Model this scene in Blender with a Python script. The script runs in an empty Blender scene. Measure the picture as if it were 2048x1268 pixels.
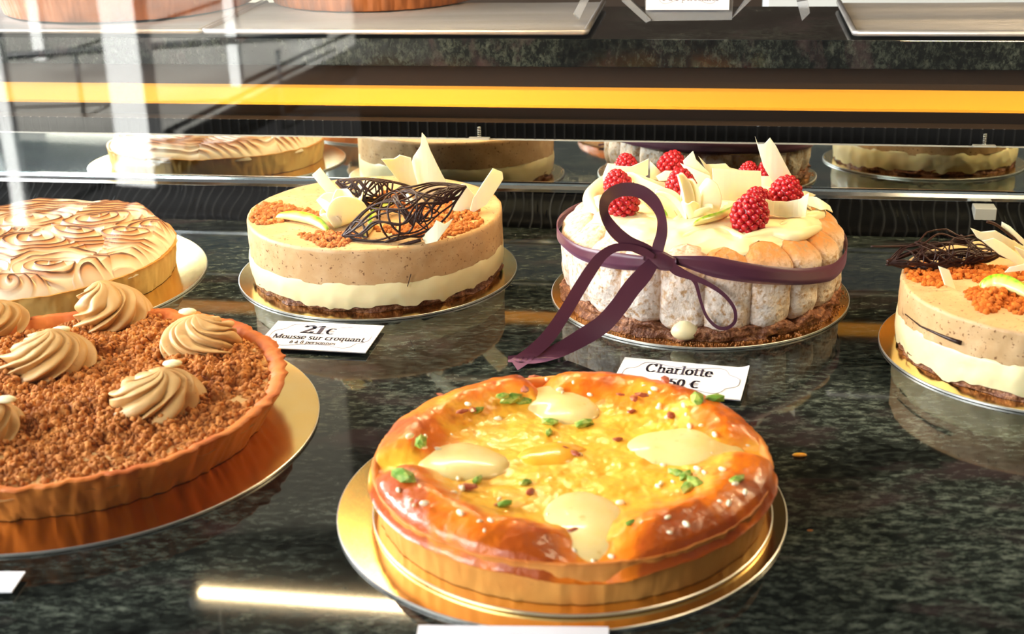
import bpy, bmesh, math, random
import numpy as np
from mathutils import Matrix, Vector

# ------------------------------------------------------------------ camera, world, lights, exposure
CAM_H = .42; FPX = 2640.0
PITCH, ROLL, PSI = math.radians(21.58), math.radians(-1.38), math.radians(-9.18)
sc = bpy.context.scene
sc.view_settings.view_transform = 'Standard'
try: sc.view_settings.look = 'None'
except Exception: pass
sc.view_settings.gamma = 1; sc.view_settings.use_curve_mapping = False
sc.view_settings.exposure = 0.0
sc.cycles.max_bounces = 10; sc.cycles.transparent_max_bounces = 12
sc.cycles.caustics_reflective = False; sc.cycles.caustics_refractive = False
sc.cycles.sample_clamp_indirect = 25.0
cd = bpy.data.cameras.new('camera'); cam = bpy.data.objects.new('camera', cd); sc.collection.objects.link(cam)
cd.sensor_width = 36; cd.lens = 36 * FPX / 2048; cd.clip_start = .01; cd.clip_end = 100
cs, sn, cp, sp = math.cos(ROLL), math.sin(ROLL), math.cos(PITCH), math.sin(PITCH)
U = Vector((0, sp, cp)); Fw = Vector((0, cp, -sp)); Rt = Vector((1, 0, 0))
cr = cs * Rt + sn * U; cu = -sn * Rt + cs * U
Mx = Matrix((cr, cu, -Fw)).transposed().to_4x4(); Mx.translation = (0, 0, CAM_H)
cam.matrix_world = Mx; sc.camera = cam
cd.dof.use_dof = True; cd.dof.focus_distance = 1.16; cd.dof.aperture_fstop = 10

w = bpy.data.worlds.new('world'); sc.world = w; w.use_nodes = True
bg = w.node_tree.nodes['Background']; bg.inputs[0].default_value = (.80, .90, 1.0, 1); bg.inputs[1].default_value = .30

def light(name, kind, loc, target, power, color, size=None, size_y=None, spread=None):
    l = bpy.data.lights.new(name, kind); o = bpy.data.objects.new(name, l); sc.collection.objects.link(o)
    o.location = loc; o.rotation_euler = (Vector(target) - Vector(loc)).to_track_quat('-Z', 'Y').to_euler()
    l.energy = power; l.color = color
    if kind == 'AREA':
        l.shape = 'RECTANGLE'; l.size = size; l.size_y = size_y or size
        if spread: l.spread = math.radians(spread)
    return o
sun = light('sun', 'SUN', (0, 6, 9), (-.5, -2.0, 0), 70.0, (1, .97, .92)); sun.data.angle = .01
# daylight that comes in at the open street front, left of the display case
light('daylight_street', 'AREA', (-3.25, -1.02, 1.75), (-.1, 1.0, 0.0), 330, (.93, .97, 1), 2.3, 2.0)
# daylight of the shop's side window
light('daylight_side_window', 'AREA', (-2.30, 1.75, .85), (0, 1.0, .05), 150, (.95, .98, 1), 1.5, 1.1)
# warm strip lamp under the top of the case (its housing is built further down)
CW, SW = math.cos(PSI), math.sin(PSI)
def W(s, D, z=0.0):            # case coordinates: s along the back wall, D away from the camera's foot
    return Vector((s * CW - D * SW, s * SW + D * CW, z))
TUBE_S, TUBE_D, TUBE_Z, TUBE_L = -.33, 1.16, .381, .42
tl = light('strip_lamp_light', 'AREA', W(TUBE_S, TUBE_D, TUBE_Z), W(TUBE_S, TUBE_D + .0, 0), 3.6, (1, .74, .40), TUBE_L, .010)
tl.rotation_euler = (0, 0, PSI)
tl2 = light('added_strip_light', 'AREA', W(.52, 1.07, TUBE_Z), W(.52, 1.07, 0), 4.6, (1, .76, .42), .6, .007)  # added light, out of view, brightens the right of the yellow panel
tl2.rotation_euler = (0, 0, PSI)
light('ceiling_lamp_light', 'AREA', (.7, 1.0, 1.5), (.25, 1.0, 0), 6, (1, .74, .44), .3, .3)

# ------------------------------------------------------------------ helpers: pixels of the survey -> places
def ray(x, y):
    x = (x - 1024) / FPX; y = -(y - 634) / FPX
    x, y = cs * x - sn * y, sn * x + cs * y
    return Vector((x, cp + y * sp, -sp + y * cp))
O3 = Vector((0, 0, CAM_H))
def at(x, y, z=0.0):
    d = ray(x, y); return O3 + d * ((z - CAM_H) / d.z)
def on_plane(x, y, p0, n):
    d = ray(x, y); n = Vector(n); return O3 + d * ((Vector(p0) - O3).dot(n) / d.dot(n))
def on_cyl(x, y, c, r):
    d = ray(x, y); a = d.x ** 2 + d.y ** 2; b = 2 * (-c[0] * d.x - c[1] * d.y); q = c[0] ** 2 + c[1] ** 2 - r * r
    disc = b * b - 4 * a * q; t = (-b - math.sqrt(max(disc, 0))) / (2 * a); return O3 + d * t

# ------------------------------------------------------------------ helpers: noise
def _h(ix, iy, iz, seed):
    n = (ix.astype(np.int64) * 374761393 + iy.astype(np.int64) * 668265263 + iz.astype(np.int64) * 2147483647 + seed * 1274126177) & 0xffffffff
    n = ((n ^ (n >> 13)) * 1274126177) & 0xffffffff
    n = ((n ^ (n >> 16)) * 2246822519) & 0xffffffff
    return ((n ^ (n >> 15)) & 0xffff) / 65535.0
def vn(x, y, z=0.0, seed=0):
    x, y, z = np.broadcast_arrays(np.asarray(x, float), np.asarray(y, float), np.asarray(z, float))
    ix, iy, iz = np.floor(x), np.floor(y), np.floor(z); fx, fy, fz = x - ix, y - iy, z - iz
    fx, fy, fz = [f * f * (3 - 2 * f) for f in (fx, fy, fz)]
    r = 0
    for a in (0, 1):
        for b in (0, 1):
            for c in (0, 1):
                r = r + _h(ix + a, iy + b, iz + c, seed) * (fx if a else 1 - fx) * (fy if b else 1 - fy) * (fz if c else 1 - fz)
    return r * 2 - 1
def fbm(x, y, z=0.0, o=4, seed=0):
    r = 0; a = 1.0; s = 1.0
    for i in range(o):
        r = r + a * vn(np.asarray(x) * s, np.asarray(y) * s, np.asarray(z) * s, seed + i * 7); a *= .5; s *= 2.03
    return r
def sstep(a, b, x):
    t = np.clip((np.asarray(x, float) - a) / (b - a), 0, 1); return t * t * (3 - 2 * t)

# ------------------------------------------------------------------ helpers: objects
def tag(o, label=None, cat=None, group=None, kind=None):
    if label: o['label'] = label
    if cat: o['category'] = cat
    if group: o['group'] = group
    if kind: o['kind'] = kind
    return o
def thing(name, loc, label, cat, group=None):
    o = bpy.data.objects.new(name, None); sc.collection.objects.link(o); o.location = loc; o.empty_display_size = .02
    return tag(o, label, cat, group)
def root_loc(p):
    v = Vector((0, 0, 0))
    while p is not None: v += p.location; p = p.parent
    return v
def mesh(name, verts, faces, m, parent=None, smooth=True, col=None, origin=None):
    """verts in world coordinates; the object's origin is its parent's (or ORIGIN)."""
    v = np.array([tuple(q) for q in verts], float) if not isinstance(verts, np.ndarray) else verts
    org = Vector(origin) if origin is not None else (root_loc(parent) if parent else Vector((0, 0, 0)))
    me = bpy.data.meshes.new(name)
    me.from_pydata((v - np.array(org)).tolist(), [], [tuple(int(i) for i in f) for f in faces] if not isinstance(faces, np.ndarray) else faces.tolist())
    me.validate(); me.update()
    if smooth: me.polygons.foreach_set('use_smooth', [True] * len(me.polygons))
    if col is not None:
        a = me.color_attributes.new('Col', 'FLOAT_COLOR', 'POINT')
        c = np.ones((len(v), 4)); c[:, :3] = col; a.data.foreach_set('color', c.ravel())
    for mm in (m if isinstance(m, (list, tuple)) else [m]): me.materials.append(mm)
    o = bpy.data.objects.new(name, me); sc.collection.objects.link(o)
    if parent is not None:
        o.parent = parent; o.location = org - root_loc(parent)
    else: o.location = org
    return o
def grid_faces(nu, nv, wrap_u=False, off=0):
    i, j = np.meshgrid(np.arange(nu if wrap_u else nu - 1), np.arange(nv - 1), indexing='ij'); i = i.ravel(); j = j.ravel()
    i2 = (i + 1) % nu
    return np.stack([i * nv + j, i2 * nv + j, i2 * nv + j + 1, i * nv + j + 1], 1) + off
def box(c, s, rz=0.0):
    """8 verts, 6 faces of a box centred on c with full sizes s"""
    v = []
    for x in (-.5, .5):
        for y in (-.5, .5):
            for z in (-.5, .5):
                a, b = x * s[0], y * s[1]
                v.append((c[0] + a * math.cos(rz) - b * math.sin(rz), c[1] + a * math.sin(rz) + b * math.cos(rz), c[2] + z * s[2]))
    f = [(0, 1, 3, 2), (4, 6, 7, 5), (0, 4, 5, 1), (2, 3, 7, 6), (0, 2, 6, 4), (1, 5, 7, 3)]
    return v, f
def merge(L):
    V = []; F = []
    for v, f in L:
        o = len(V); V += [tuple(q) for q in v]; F += [tuple(i + o for i in g) for g in f]
    return V, F
def wbox(s0, s1, D0, D1, z0, z1):
    """box in case coordinates"""
    c = W((s0 + s1) / 2, (D0 + D1) / 2, (z0 + z1) / 2); return box(c, (s1 - s0, D1 - D0, z1 - z0), PSI)
def bevel(o, width=.001, seg=2):
    m = o.modifiers.new('bevel', 'BEVEL'); m.width = width; m.segments = seg; m.limit_method = 'ANGLE'; m.angle_limit = math.radians(35); return o
def tube(pts, r, n=6, closed=False):
    P = np.array([tuple(p) for p in pts], float); N = len(P)
    T = np.gradient(P, axis=0) if not closed else np.roll(P, -1, 0) - np.roll(P, 1, 0)
    T /= np.linalg.norm(T, axis=1)[:, None] + 1e-12
    rr = np.broadcast_to(np.asarray(r, float), (N,))
    up = np.array([0, 0, 1.0]); a = np.cross(T, up); bad = np.linalg.norm(a, axis=1) < .1
    a[bad] = np.cross(T[bad], [1, 0, 0]); a /= np.linalg.norm(a, axis=1)[:, None]; b = np.cross(a, T)
    th = np.linspace(0, 2 * np.pi, n, endpoint=False)
    V = P[:, None, :] + rr[:, None, None] * (np.cos(th)[None, :, None] * a[:, None, :] + np.sin(th)[None, :, None] * b[:, None, :])
    V = V.reshape(-1, 3); F = []
    for i in range(N if closed else N - 1):
        i2 = (i + 1) % N
        for k in range(n): F.append((i * n + k, i * n + (k + 1) % n, i2 * n + (k + 1) % n, i2 * n + k))
    if not closed: F.append(tuple(range(n))[::-1]); F.append(tuple((N - 1) * n + k for k in range(n)))
    return V.tolist(), F
def catmull(P, n=8, closed=False):
    P = [np.array(tuple(p), float) for p in P]; out = []
    N = len(P); rng = range(N if closed else N - 1)
    for i in rng:
        g = (lambda k: P[k % N]) if closed else (lambda k: P[min(max(k, 0), N - 1)])
        p0, p1, p2, p3 = g(i - 1), g(i), g(i + 1), g(i + 2)
        for k in range(n):
            t = k / n; out.append(.5 * ((2 * p1) + (-p0 + p2) * t + (2 * p0 - 5 * p1 + 4 * p2 - p3) * t * t + (-p0 + 3 * p1 - 3 * p2 + p3) * t ** 3))
    if not closed: out.append(P[-1])
    return out

# ------------------------------------------------------------------ helpers: materials
MATS = {}
def mat(name, base=(.8, .8, .8), rough=.5, metal=0.0, sss=0.0, sssr=(.01, .005, .003), spec=.5, coat=0.0, coat_rough=.05,
        var=None, bump=None, attr=False, stretch=(1, 1, 1), trans=0.0, ior=1.45, aniso=None, fine=None):
    """var / fine = (noise scale, second colour, low, high): patches of a second colour; bump = [(scale, strength, distance)]"""
    m = bpy.data.materials.new(name); m.use_nodes = True; nt = m.node_tree; N = nt.nodes; L = nt.links
    b = N['Principled BSDF']; b.inputs['Roughness'].default_value = rough; b.inputs['Metallic'].default_value = metal
    b.inputs['Specular IOR Level'].default_value = spec; b.inputs['IOR'].default_value = ior
    b.inputs['Coat Weight'].default_value = coat; b.inputs['Coat Roughness'].default_value = coat_rough
    b.inputs['Transmission Weight'].default_value = trans
    if sss: b.inputs['Subsurface Weight'].default_value = sss; b.inputs['Subsurface Radius'].default_value = sssr; b.inputs['Subsurface Scale'].default_value = 1.0
    tc = N.new('ShaderNodeTexCoord'); mp = N.new('ShaderNodeMapping'); mp.inputs['Scale'].default_value = stretch
    L.new(tc.outputs['Object'], mp.inputs['Vector'])
    if attr:
        a = N.new('ShaderNodeAttribute'); a.attribute_name = 'Col'; cur = a.outputs['Color']
    else:
        r = N.new('ShaderNodeRGB'); r.outputs[0].default_value = (*base, 1); cur = r.outputs[0]
    for q in [var, fine]:
        if not q: continue
        for (s, c2, lo, hi) in (q if isinstance(q, list) else [q]):
            n = N.new('ShaderNodeTexNoise'); n.inputs['Scale'].default_value = s; n.inputs['Detail'].default_value = 5; n.inputs['Roughness'].default_value = .6
            L.new(mp.outputs[0], n.inputs['Vector'])
            mr = N.new('ShaderNodeMapRange'); mr.inputs[1].default_value = lo; mr.inputs[2].default_value = hi; L.new(n.outputs['Fac'], mr.inputs[0])
            mx = N.new('ShaderNodeMix'); mx.data_type = 'RGBA'; L.new(mr.outputs[0], mx.inputs[0]); L.new(cur, mx.inputs[6]); mx.inputs[7].default_value = (*c2, 1)
            cur = mx.outputs[2]
    L.new(cur, b.inputs['Base Color'])
    if bump:
        prev = None
        for (s, st, di) in bump:
            n = N.new('ShaderNodeTexNoise'); n.inputs['Scale'].default_value = s; n.inputs['Detail'].default_value = 4; L.new(mp.outputs[0], n.inputs['Vector'])
            bp = N.new('ShaderNodeBump'); bp.inputs['Strength'].default_value = st; bp.inputs['Distance'].default_value = di
            L.new(n.outputs['Fac'], bp.inputs['Height'])
            if prev: L.new(prev, bp.inputs['Normal'])
            prev = bp.outputs[0]
        L.new(prev, b.inputs['Normal'])
    MATS[name] = m; return m

def granite(name, rot, st, dark=(.003, .0035, .0035), rough=.05, fs=140, gain=1.0):
    m = bpy.data.materials.new(name); m.use_nodes = True; nt = m.node_tree; N = nt.nodes; L = nt.links
    b = N['Principled BSDF']; b.inputs['Roughness'].default_value = rough; b.inputs['Specular IOR Level'].default_value = .42
    tc = N.new('ShaderNodeTexCoord'); mp = N.new('ShaderNodeMapping'); mp.inputs['Rotation'].default_value = (0, 0, rot); mp.inputs['Scale'].default_value = st
    L.new(tc.outputs['Object'], mp.inputs['Vector'])
    def noise(s, det, ro, dist=0.0):
        n = N.new('ShaderNodeTexNoise'); n.inputs['Scale'].default_value = s; n.inputs['Detail'].default_value = det
        n.inputs['Roughness'].default_value = ro; n.inputs['Distortion'].default_value = dist; L.new(mp.outputs[0], n.inputs['Vector']); return n.outputs['Fac']
    def ramp(f, st):
        r = N.new('ShaderNodeValToRGB'); e = r.color_ramp.elements
        while len(e) < len(st): e.new(.5)
        for k, (p, c) in enumerate(st): e[k].position = p; e[k].color = (*c, 1)
        L.new(f, r.inputs[0]); return r.outputs[0]
    a = ramp(noise(fs, 9, .78, .25), [(.38, dark), (.48, (.014 * gain, .017 * gain, .015 * gain)), (.56, (.050 * gain, .058 * gain, .050 * gain)), (.70, (.15 * gain, .162 * gain, .142 * gain))])
    p = ramp(noise(9, 4, .6, .5), [(.40, (.35, .38, .36)), (.60, (1.45, 1.5, 1.4))])
    mx = N.new('ShaderNodeMix'); mx.data_type = 'RGBA'; mx.blend_type = 'MULTIPLY'; mx.inputs[0].default_value = 1; L.new(a, mx.inputs[6]); L.new(p, mx.inputs[7])
    q = ramp(noise(16, 5, .6, .3), [(.56, (0, 0, 0)), (.68, (1, 1, 1))])
    m2 = N.new('ShaderNodeMix'); m2.data_type = 'RGBA'; L.new(q, m2.inputs[0]); L.new(mx.outputs[2], m2.inputs[6]); m2.inputs[7].default_value = (.045, .028, .030, 1)
    m3 = N.new('ShaderNodeMix'); m3.data_type = 'RGBA'; m3.inputs[0].default_value = .55; L.new(mx.outputs[2], m3.inputs[6]); L.new(m2.outputs[2], m3.inputs[7])
    L.new(m3.outputs[2], b.inputs['Base Color']); return m

M_gran = granite('granite_counter', .42, (.65, 1.4, 1), gain=.85)
M_gran2 = granite('granite_shelf', 0, (1.2, 1.2, .8), dark=(.002, .002, .002), rough=.08, fs=150, gain=.38)
M_gold = mat('gold_card', (1.0, .66, .22), .17, 1.0, bump=[(900, .06, .0006)], var=(40, (1.0, .70, .28), .4, .7))
M_edge = mat('board_edge', (.80, .78, .72), .32, .85)
M_mirror = mat('mirror_glass', (.80, .86, .83), .012, 1.0)
M_rubber = mat('black_ribbed_rubber', attr=True, rough=.5, spec=.03)
M_steel = mat('polished_metal_strip', (.86, .90, .92), .10, 1.0)
M_bracket = mat('grey_bracket', (.42, .42, .38), .4, .3)
M_spring = mat('spring_wire', (.6, .58, .5), .25, 1.0)
M_yellow = mat('yellow_panel', (.80, .36, .025), .48, bump=[(300, .05, .0004)])
M_tray = mat('tray_metal', (.55, .52, .50), .38, .75, var=(6, (.50, .46, .42), .45, .7), stretch=(.4, 6, 1), bump=[(40, .15, .001)])
M_acryl = mat('clear_acrylic', (.93, .95, 1), .10, trans=.80, ior=1.49)
M_paper = mat('card_paper', (.86, .85, .90), .55)
M_ink = mat('card_ink', (.035, .025, .05), .6)
M_line = mat('card_border_ink', (.30, .29, .36), .6)
M_cream = mat('cream', (.93, .78, .44), .38, sss=.35, sssr=(.006, .004, .002), bump=[(60, .12, .001)])
M_whip = mat('whipped_cream', (.90, .76, .44), .35, sss=.3, sssr=(.006, .004, .002), bump=[(45, .2, .0012)])
M_mousse = mat('caramel_mousse', (.56, .34, .155), .5, sss=.10, sssr=(.004, .002, .001), fine=[(60, (.64, .42, .22), .45, .7), (330, (.20, .085, .03), .61, .66), (110, (.24, .11, .045), .675, .72)], bump=[(140, .2, .0008)])
M_croq = mat('croquant', (.17, .055, .022), .5, fine=[(260, (.46, .21, .10), .48, .66), (120, (.05, .015, .006), .58, .7)], bump=[(350, 1.0, .002), (120, .8, .003)])
M_crumb = mat('biscuit_crumb', (.60, .235, .055), .75, attr=True, spec=.2, bump=[(700, .8, .0008)])
M_crumbbase = mat('crumb_bed', (.42, .15, .035), .8, bump=[(500, .8, .001)])
M_wchoc = mat('white_chocolate', (.97, .88, .60), .30, sss=.5, sssr=(.004, .003, .0015))
M_dchoc = mat('dark_chocolate', (.028, .009, .006), .34, spec=.35)
M_green = mat('pear_slice', attr=True, rough=.3, sss=.15, coat=.3)
M_lady = mat('ladyfinger', attr=True, rough=.85, fine=[(210, (.52, .30, .14), .50, .66), (120, (.60, .40, .22), .54, .72)], bump=[(300, .8, .0016), (80, .5, .0018)])
M_rasp = mat('raspberry', (.42, .005, .012), .35, sss=.15, sssr=(.004, .001, .001), coat=.25, coat_rough=.2)
M_ribbon = mat('satin_ribbon', (.085, .020, .040), .36, spec=.6)
M_ribbon.node_tree.nodes['Principled BSDF'].inputs['Sheen Weight'].default_value = .35
M_ribbon.node_tree.nodes['Principled BSDF'].inputs['Sheen Tint'].default_value = (.75, .4, .6, 1)
M_crust = mat('tart_crust', attr=True, rough=.55, fine=[(90, (.50, .20, .045), .62, .85)], bump=[(150, .3, .0008)])
M_merin = mat('toasted_meringue', attr=True, rough=.45, sss=.2, sssr=(.004, .003, .002))
M_bake = mat('baked_custard', attr=True, rough=.36, coat=.35, coat_rough=.10, sss=.10, sssr=(.004, .002, .001), bump=[(260, .5, .0010), (70, .45, .0020)])
M_pear = mat('poached_pear', (.86, .66, .28), .30, sss=.3, sssr=(.008, .006, .003), coat=.4, coat_rough=.08, fine=[(40, (.86, .62, .22), .45, .65), (160, (.70, .46, .14), .62, .72)], bump=[(90, .15, .001)])
M_apri = mat('apricot', (.92, .42, .03), .25, sss=.2, sssr=(.005, .002, .001), coat=.5)
M_pist = mat('pistachio', (.14, .30, .03), .4, coat=.3, var=(200, (.42, .50, .10), .45, .6))
M_sugar = mat('sugar_pearl', (.95, .80, .55), .2, sss=.2, coat=.6)
M_almond = mat('red_flake', (.34, .06, .02), .4, coat=.4)
M_rose = mat('coffee_cream', (.56, .33, .125), .5, sss=.12, sssr=(.004, .002, .001), fine=(220, (.42, .22, .09), .62, .72), bump=[(120, .2, .0008)])
M_lamp = mat('lamp_housing', (.7, .7, .66), .4)
M_wood = mat('dark_wood', (.06, .035, .02), .5)
M_cwall = mat('cream_wall', (.72, .64, .48), .6)
M_dark = mat('dark_facade', (.006, .006, .006), .7, spec=.1)
M_white = mat('white_paint', (.85, .88, .88), .5)
M_pave = mat('pavement_stone', (.014, .014, .015), .9, spec=.1, var=(3, (.009, .009, .009), .4, .7))
M_pdark = mat('paving_joint_red', (.22, .09, .07), .8)
M_glass = bpy.data.materials.new('pane_glass'); M_glass.use_nodes = True
_n = M_glass.node_tree; _n.nodes.clear()
_o = _n.nodes.new('ShaderNodeOutputMaterial'); _t = _n.nodes.new('ShaderNodeBsdfTransparent'); _g = _n.nodes.new('ShaderNodeBsdfGlossy')
_g.inputs['Roughness'].default_value = .0; _f = _n.nodes.new('ShaderNodeFresnel'); _ge = _n.nodes.new('ShaderNodeNewGeometry'); _mr = _n.nodes.new('ShaderNodeMapRange'); _mr.inputs[3].default_value = 1.5; _mr.inputs[4].default_value = 1 / 1.5; _n.links.new(_ge.outputs['Backfacing'], _mr.inputs[0]); _n.links.new(_mr.outputs[0], _f.inputs[0]); _m = _n.nodes.new('ShaderNodeMixShader')
_t.inputs[0].default_value = (.985, .99, .985, 1)
_n.links.new(_f.outputs[0], _m.inputs[0]); _n.links.new(_t.outputs[0], _m.inputs[1]); _n.links.new(_g.outputs[0], _m.inputs[2]); _n.links.new(_m.outputs[0], _o.inputs[0])

# ------------------------------------------------------------------ the setting
def struct(name, vf, m, **k):
    o = mesh(name, vf[0], vf[1], m, smooth=False); o['kind'] = 'structure'; return o
struct('floor', box((0, -3, -.92), (14, 14, .04)), M_pave)
struct('ceiling', box((.6, 1.7, 1.72), (6.0, 4.9, .06)), mat('ceiling_paint', (.06, .055, .05), .8))
struct('wall_back', merge([box((-1.45, 3.62, .4), (1.9, .06, 2.6))]), M_cwall)
struct('wall_back_dark', merge([box((1.55, 3.62, .4), (4.1, .06, 2.6))]), M_wood)
struct('wall_right', box((3.5, 1.6, .4), (.06, 4.0, 2.6)), M_wood)
struct('wall_left', merge([box((-2.4, 2.1, -.3), (.06, 3.0, 1.2)), box((-2.4, .75, .95), (.06, .3, 1.3)), box((-2.4, 3.3, .95), (.06, .6, 1.3)), box((-2.4, 2.1, 1.66), (.06, 3.0, .12))]), M_cwall)
struct('window_1', merge([wbox(-1.5, 1.3, .245, .253, -.05, 1.5)]), M_glass)
# the street seen as a faint reflection in the pane: a dark house front, pale posts, light paving
struct('trim_6', box((-4.5, -6.6, -.86), (3.4, 5.0, .08)), mat('pale_kerb', (.26, .26, .24), .8, var=(1.2, (.15, .15, .14), .45, .65)))
struct('wall_street', box((-6.6, -9.6, 0.6), (4.6, .3, 3.0)), mat('street_render', (.30, .29, .26), .8))
struct('wall_front', merge([box((2.15, -2.75, 1.0), (7.0, .3, 3.9))]), M_dark)
struct('trim_1', merge([box((-.9, -4.2, -.6), (1.1, .3, .7))]), M_white)

def post(az, dist, width, ztop, label, zb=-.9):
    a = math.radians(az); c = Vector((.08 + math.sin(a) * dist, .494 - math.cos(a) * dist, (zb + ztop) / 2))
    v, f = box((c.x, c.y, (zb + ztop) / 2), (width, width * .6, ztop - zb), 0)
    v2, f2 = box((c.x, c.y, zb + .04), (width * 1.15, width * .8, .08), 0)
    o = mesh('street_post', *merge([(v, f), (v2, f2)]), M_white, smooth=False, origin=(c.x, c.y, zb)); tag(o, label, 'post', None); return o
post(-34.2, 5.0, .145, 2.4, 'broad white post mirrored in the glass above the meringue tart')
post(-29.9, 6.3, .055, 2.4, 'thin white post mirrored in the glass left of the fluted tart')
post(-39.3, 4.6, .05, 2.4, 'white post mirrored at the far left end of the glass')
post(-37.6, 7.4, .07, 2.4, 'pale post mirrored behind the far left end of the glass')
rl = W(-1.9, -2.6, -.62)
rail = mesh('street_rail', *merge([tube([(-5.2, -3.6, -.62), (-2.4, -4.6, -.50)], .016, 8)] + [tube([(x, -3.6 - (x + 5.2) * .357, -.9), (x, -3.6 - (x + 5.2) * .357, -.56)], .010, 8) for x in (-5.0, -4.2, -3.4, -2.6)]), mat('dark_rail', (.03, .035, .04), .4), origin=(-3.8, -4.1, -.9))
tag(rail, 'dark slanting street rail mirrored in the glass at the far left', 'rail')

# granite counter and what closes it at the back
o = mesh('display_counter', *wbox(-1.5, 1.3, .26, 1.34, -.035, 0), M_gran, smooth=False, origin=W(0, .8, -.035)); o.rotation_euler = (0, 0, 0)
tag(o, 'dark green and black polished granite counter carrying the lower cakes', 'counter')
S0, S1 = -1.0, .62
def ribbed(name, D_of, z0, z1, nz, wig, m=M_rubber, seed=1):
    ds = .00131; ss = np.arange(S0, S1, ds); k = np.round(ss / .0105); ph = np.abs(ss / .0105 - k)
    tt = np.linspace(0, 1, nz); V = []; C = []
    Sx, Tt = np.meshgrid(ss, tt, indexing='ij')
    line = sstep(.10, .0, np.abs(Sx / .0105 - np.round(Sx / .0105)))
    bright = .35 + .65 * _h(np.round(Sx / .0105), np.zeros_like(Sx), np.zeros_like(Sx), seed)
    z = z0 + (z1 - z0) * Tt; D = D_of(Tt) - .0012 * line + .0010 * vn(Sx * 30, Tt * 3, seed=seed) * wig
    s2 = Sx + wig * .0022 * np.sin(Tt * 5 + np.round(Sx / .0105) * .7)
    X = s2 * CW - D * SW; Y = s2 * SW + D * CW
    V = np.stack([X, Y, z], -1).reshape(-1, 3)
    c = .002 + line * bright * .035 * (.5 + .5 * wig * np.clip(vn(Sx * 60, Tt * 4, seed=seed + 3) + .5, 0, 1) if wig else .35)
    C = np.stack([c * .95, c, c * 1.05], -1).reshape(-1, 3)
    o = mesh(name, V, grid_faces(len(ss), nz), m, col=C); o['kind'] = 'structure'; return o
ribbed('trim_2', lambda t: 1.300 + .042 * sstep(0, 1, t) ** 1.5, 0.0, .0262, 10, 1)
ribbed('trim_3', lambda t: 1.352 + 0 * t, .0815, .0985, 3, 0)
def strip(name, pts, m, seg=None):     # profile of (D,z) pulled along the wall
    V = []; F = []
    for s in (S0, S1): V += [W(s, D, z) for D, z in pts]
    n = len(pts)
    for i in range(n - 1): F.append((i, i + 1, n + i + 1, n + i))
    o = mesh(name, V, F, m, smooth=False); o['kind'] = 'structure'; return o
strip('trim_4', [(1.346, .0255), (1.3405, .0268), (1.3405, .0300), (1.3435, .0330), (1.350, .0335)], M_steel)
M_panel_shade = mat('panel_shade_brown', (.034, .019, .009), .6, spec=.2)  # dark brown stands for the shade above and below the yellow panel
strip('wall_under_shelf', [(1.3525, .1150), (1.3640, .1152), (1.3640, .1345)], M_yellow)
strip('shade_strip_7', [(1.352, .0985), (1.352, .0990), (1.3660, .1005), (1.3525, .1145), (1.3525, .1150)], M_panel_shade)
strip('shade_strip_8', [(1.3640, .1345), (1.3640, .1600)], M_panel_shade)
tlt = math.tan(math.radians(2.0))
mz0, mz1 = .0330, .0805
v = [W(S0, 1.352 + mz0 * tlt, mz0), W(S1, 1.352 + mz0 * tlt, mz0), W(S1, 1.352 + mz1 * tlt, mz1), W(S0, 1.352 + mz1 * tlt, mz1)]
v += [q + W(0, .004, 0) for q in v]
o = mesh('mirror_strip', v, [(0, 1, 2, 3), (7, 6, 5, 4), (0, 4, 5, 1), (2, 6, 7, 3), (1, 5, 6, 2), (0, 3, 7, 4)], M_mirror, smooth=False, origin=W(-.2, 1.352, mz0))
tag(o, 'long low mirror along the back, reflecting the rear of the cakes', 'mirror')
strip('trim_5', [(1.3525, .0800), (1.3500, .0803), (1.3500, .0815), (1.353, .0816)], M_bracket)
for k, (sx, lab) in enumerate([(-.245, 'small grey foot under the mirror behind the left mousse cake'), (.268, 'small grey foot under the mirror behind the rightmost mousse cake')]):
    o = bevel(mesh('support_block', *wbox(sx - .0105, sx + .0105, 1.318, 1.336, 0, .0262), M_bracket, smooth=False, origin=W(sx, 1.328, 0)), .0008); tag(o, lab, 'support')
    c = W(sx - .003, 1.3475, 0)
    t = thing('mirror_clip', c + Vector((0, 0, .083)), lab.replace('foot under the mirror', 'sprung clip on top of the mirror edge').replace('small grey', 'tiny metal'), 'clip')
    mesh('plate', *wbox(sx - .014, sx + .008, 1.343, 1.3495, .0822, .0836), M_bracket, t, smooth=False)
    mesh('spring', *tube([c + Vector((.0022 * math.cos(a), .0022 * math.sin(a), .0838 + .0115 * a / 37)) for a in np.linspace(0, 37, 150)], .00035, 5), M_spring, t)

# granite shelf above
o = bevel(mesh('granite_shelf', *wbox(-1.1, .75, 1.340, 1.560, .1600, .1885), M_gran2, smooth=False, origin=W(0, 1.45, .16)), .0008)
tag(o, 'upper dark granite shelf carrying the metal trays and tall tarts', 'shelf')
# shop furniture behind the shelf, out of focus
o = mesh('back_counter', *merge([wbox(.06, .38, 1.75, 2.0, -.9, .19)]), M_white, smooth=False, origin=W(.06, 1.87, -.9)); tag(o, 'cream cabinet front behind the clear acrylic stand', 'cabinet')

# strip lamps; the right one is added to keep the yellow panel evenly lit
for (ts, tD, tL, lab) in [(TUBE_S, TUBE_D, TUBE_L, 'slim warm strip lamp hanging inside the case above the meringue tart and mousse cake'), (.52, 1.07, .6, 'added strip lamp out of view above the charlotte, lighting the yellow panel')]:
    t = thing('strip_lamp', W(ts, tD, TUBE_Z), lab, 'lamp')
    bevel(mesh('housing', *wbox(ts - tL / 2 - .01, ts + tL / 2 + .01, tD - .009, tD + .009, TUBE_Z + .002, TUBE_Z + .016), M_lamp, t, smooth=False), .002)
    for q in (-1, 1): mesh('hanger', *tube([W(ts + q * tL * .45, tD, TUBE_Z + .015), W(ts + q * tL * .45, tD, 1.69)], .0015, 6), M_lamp, t)

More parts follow.
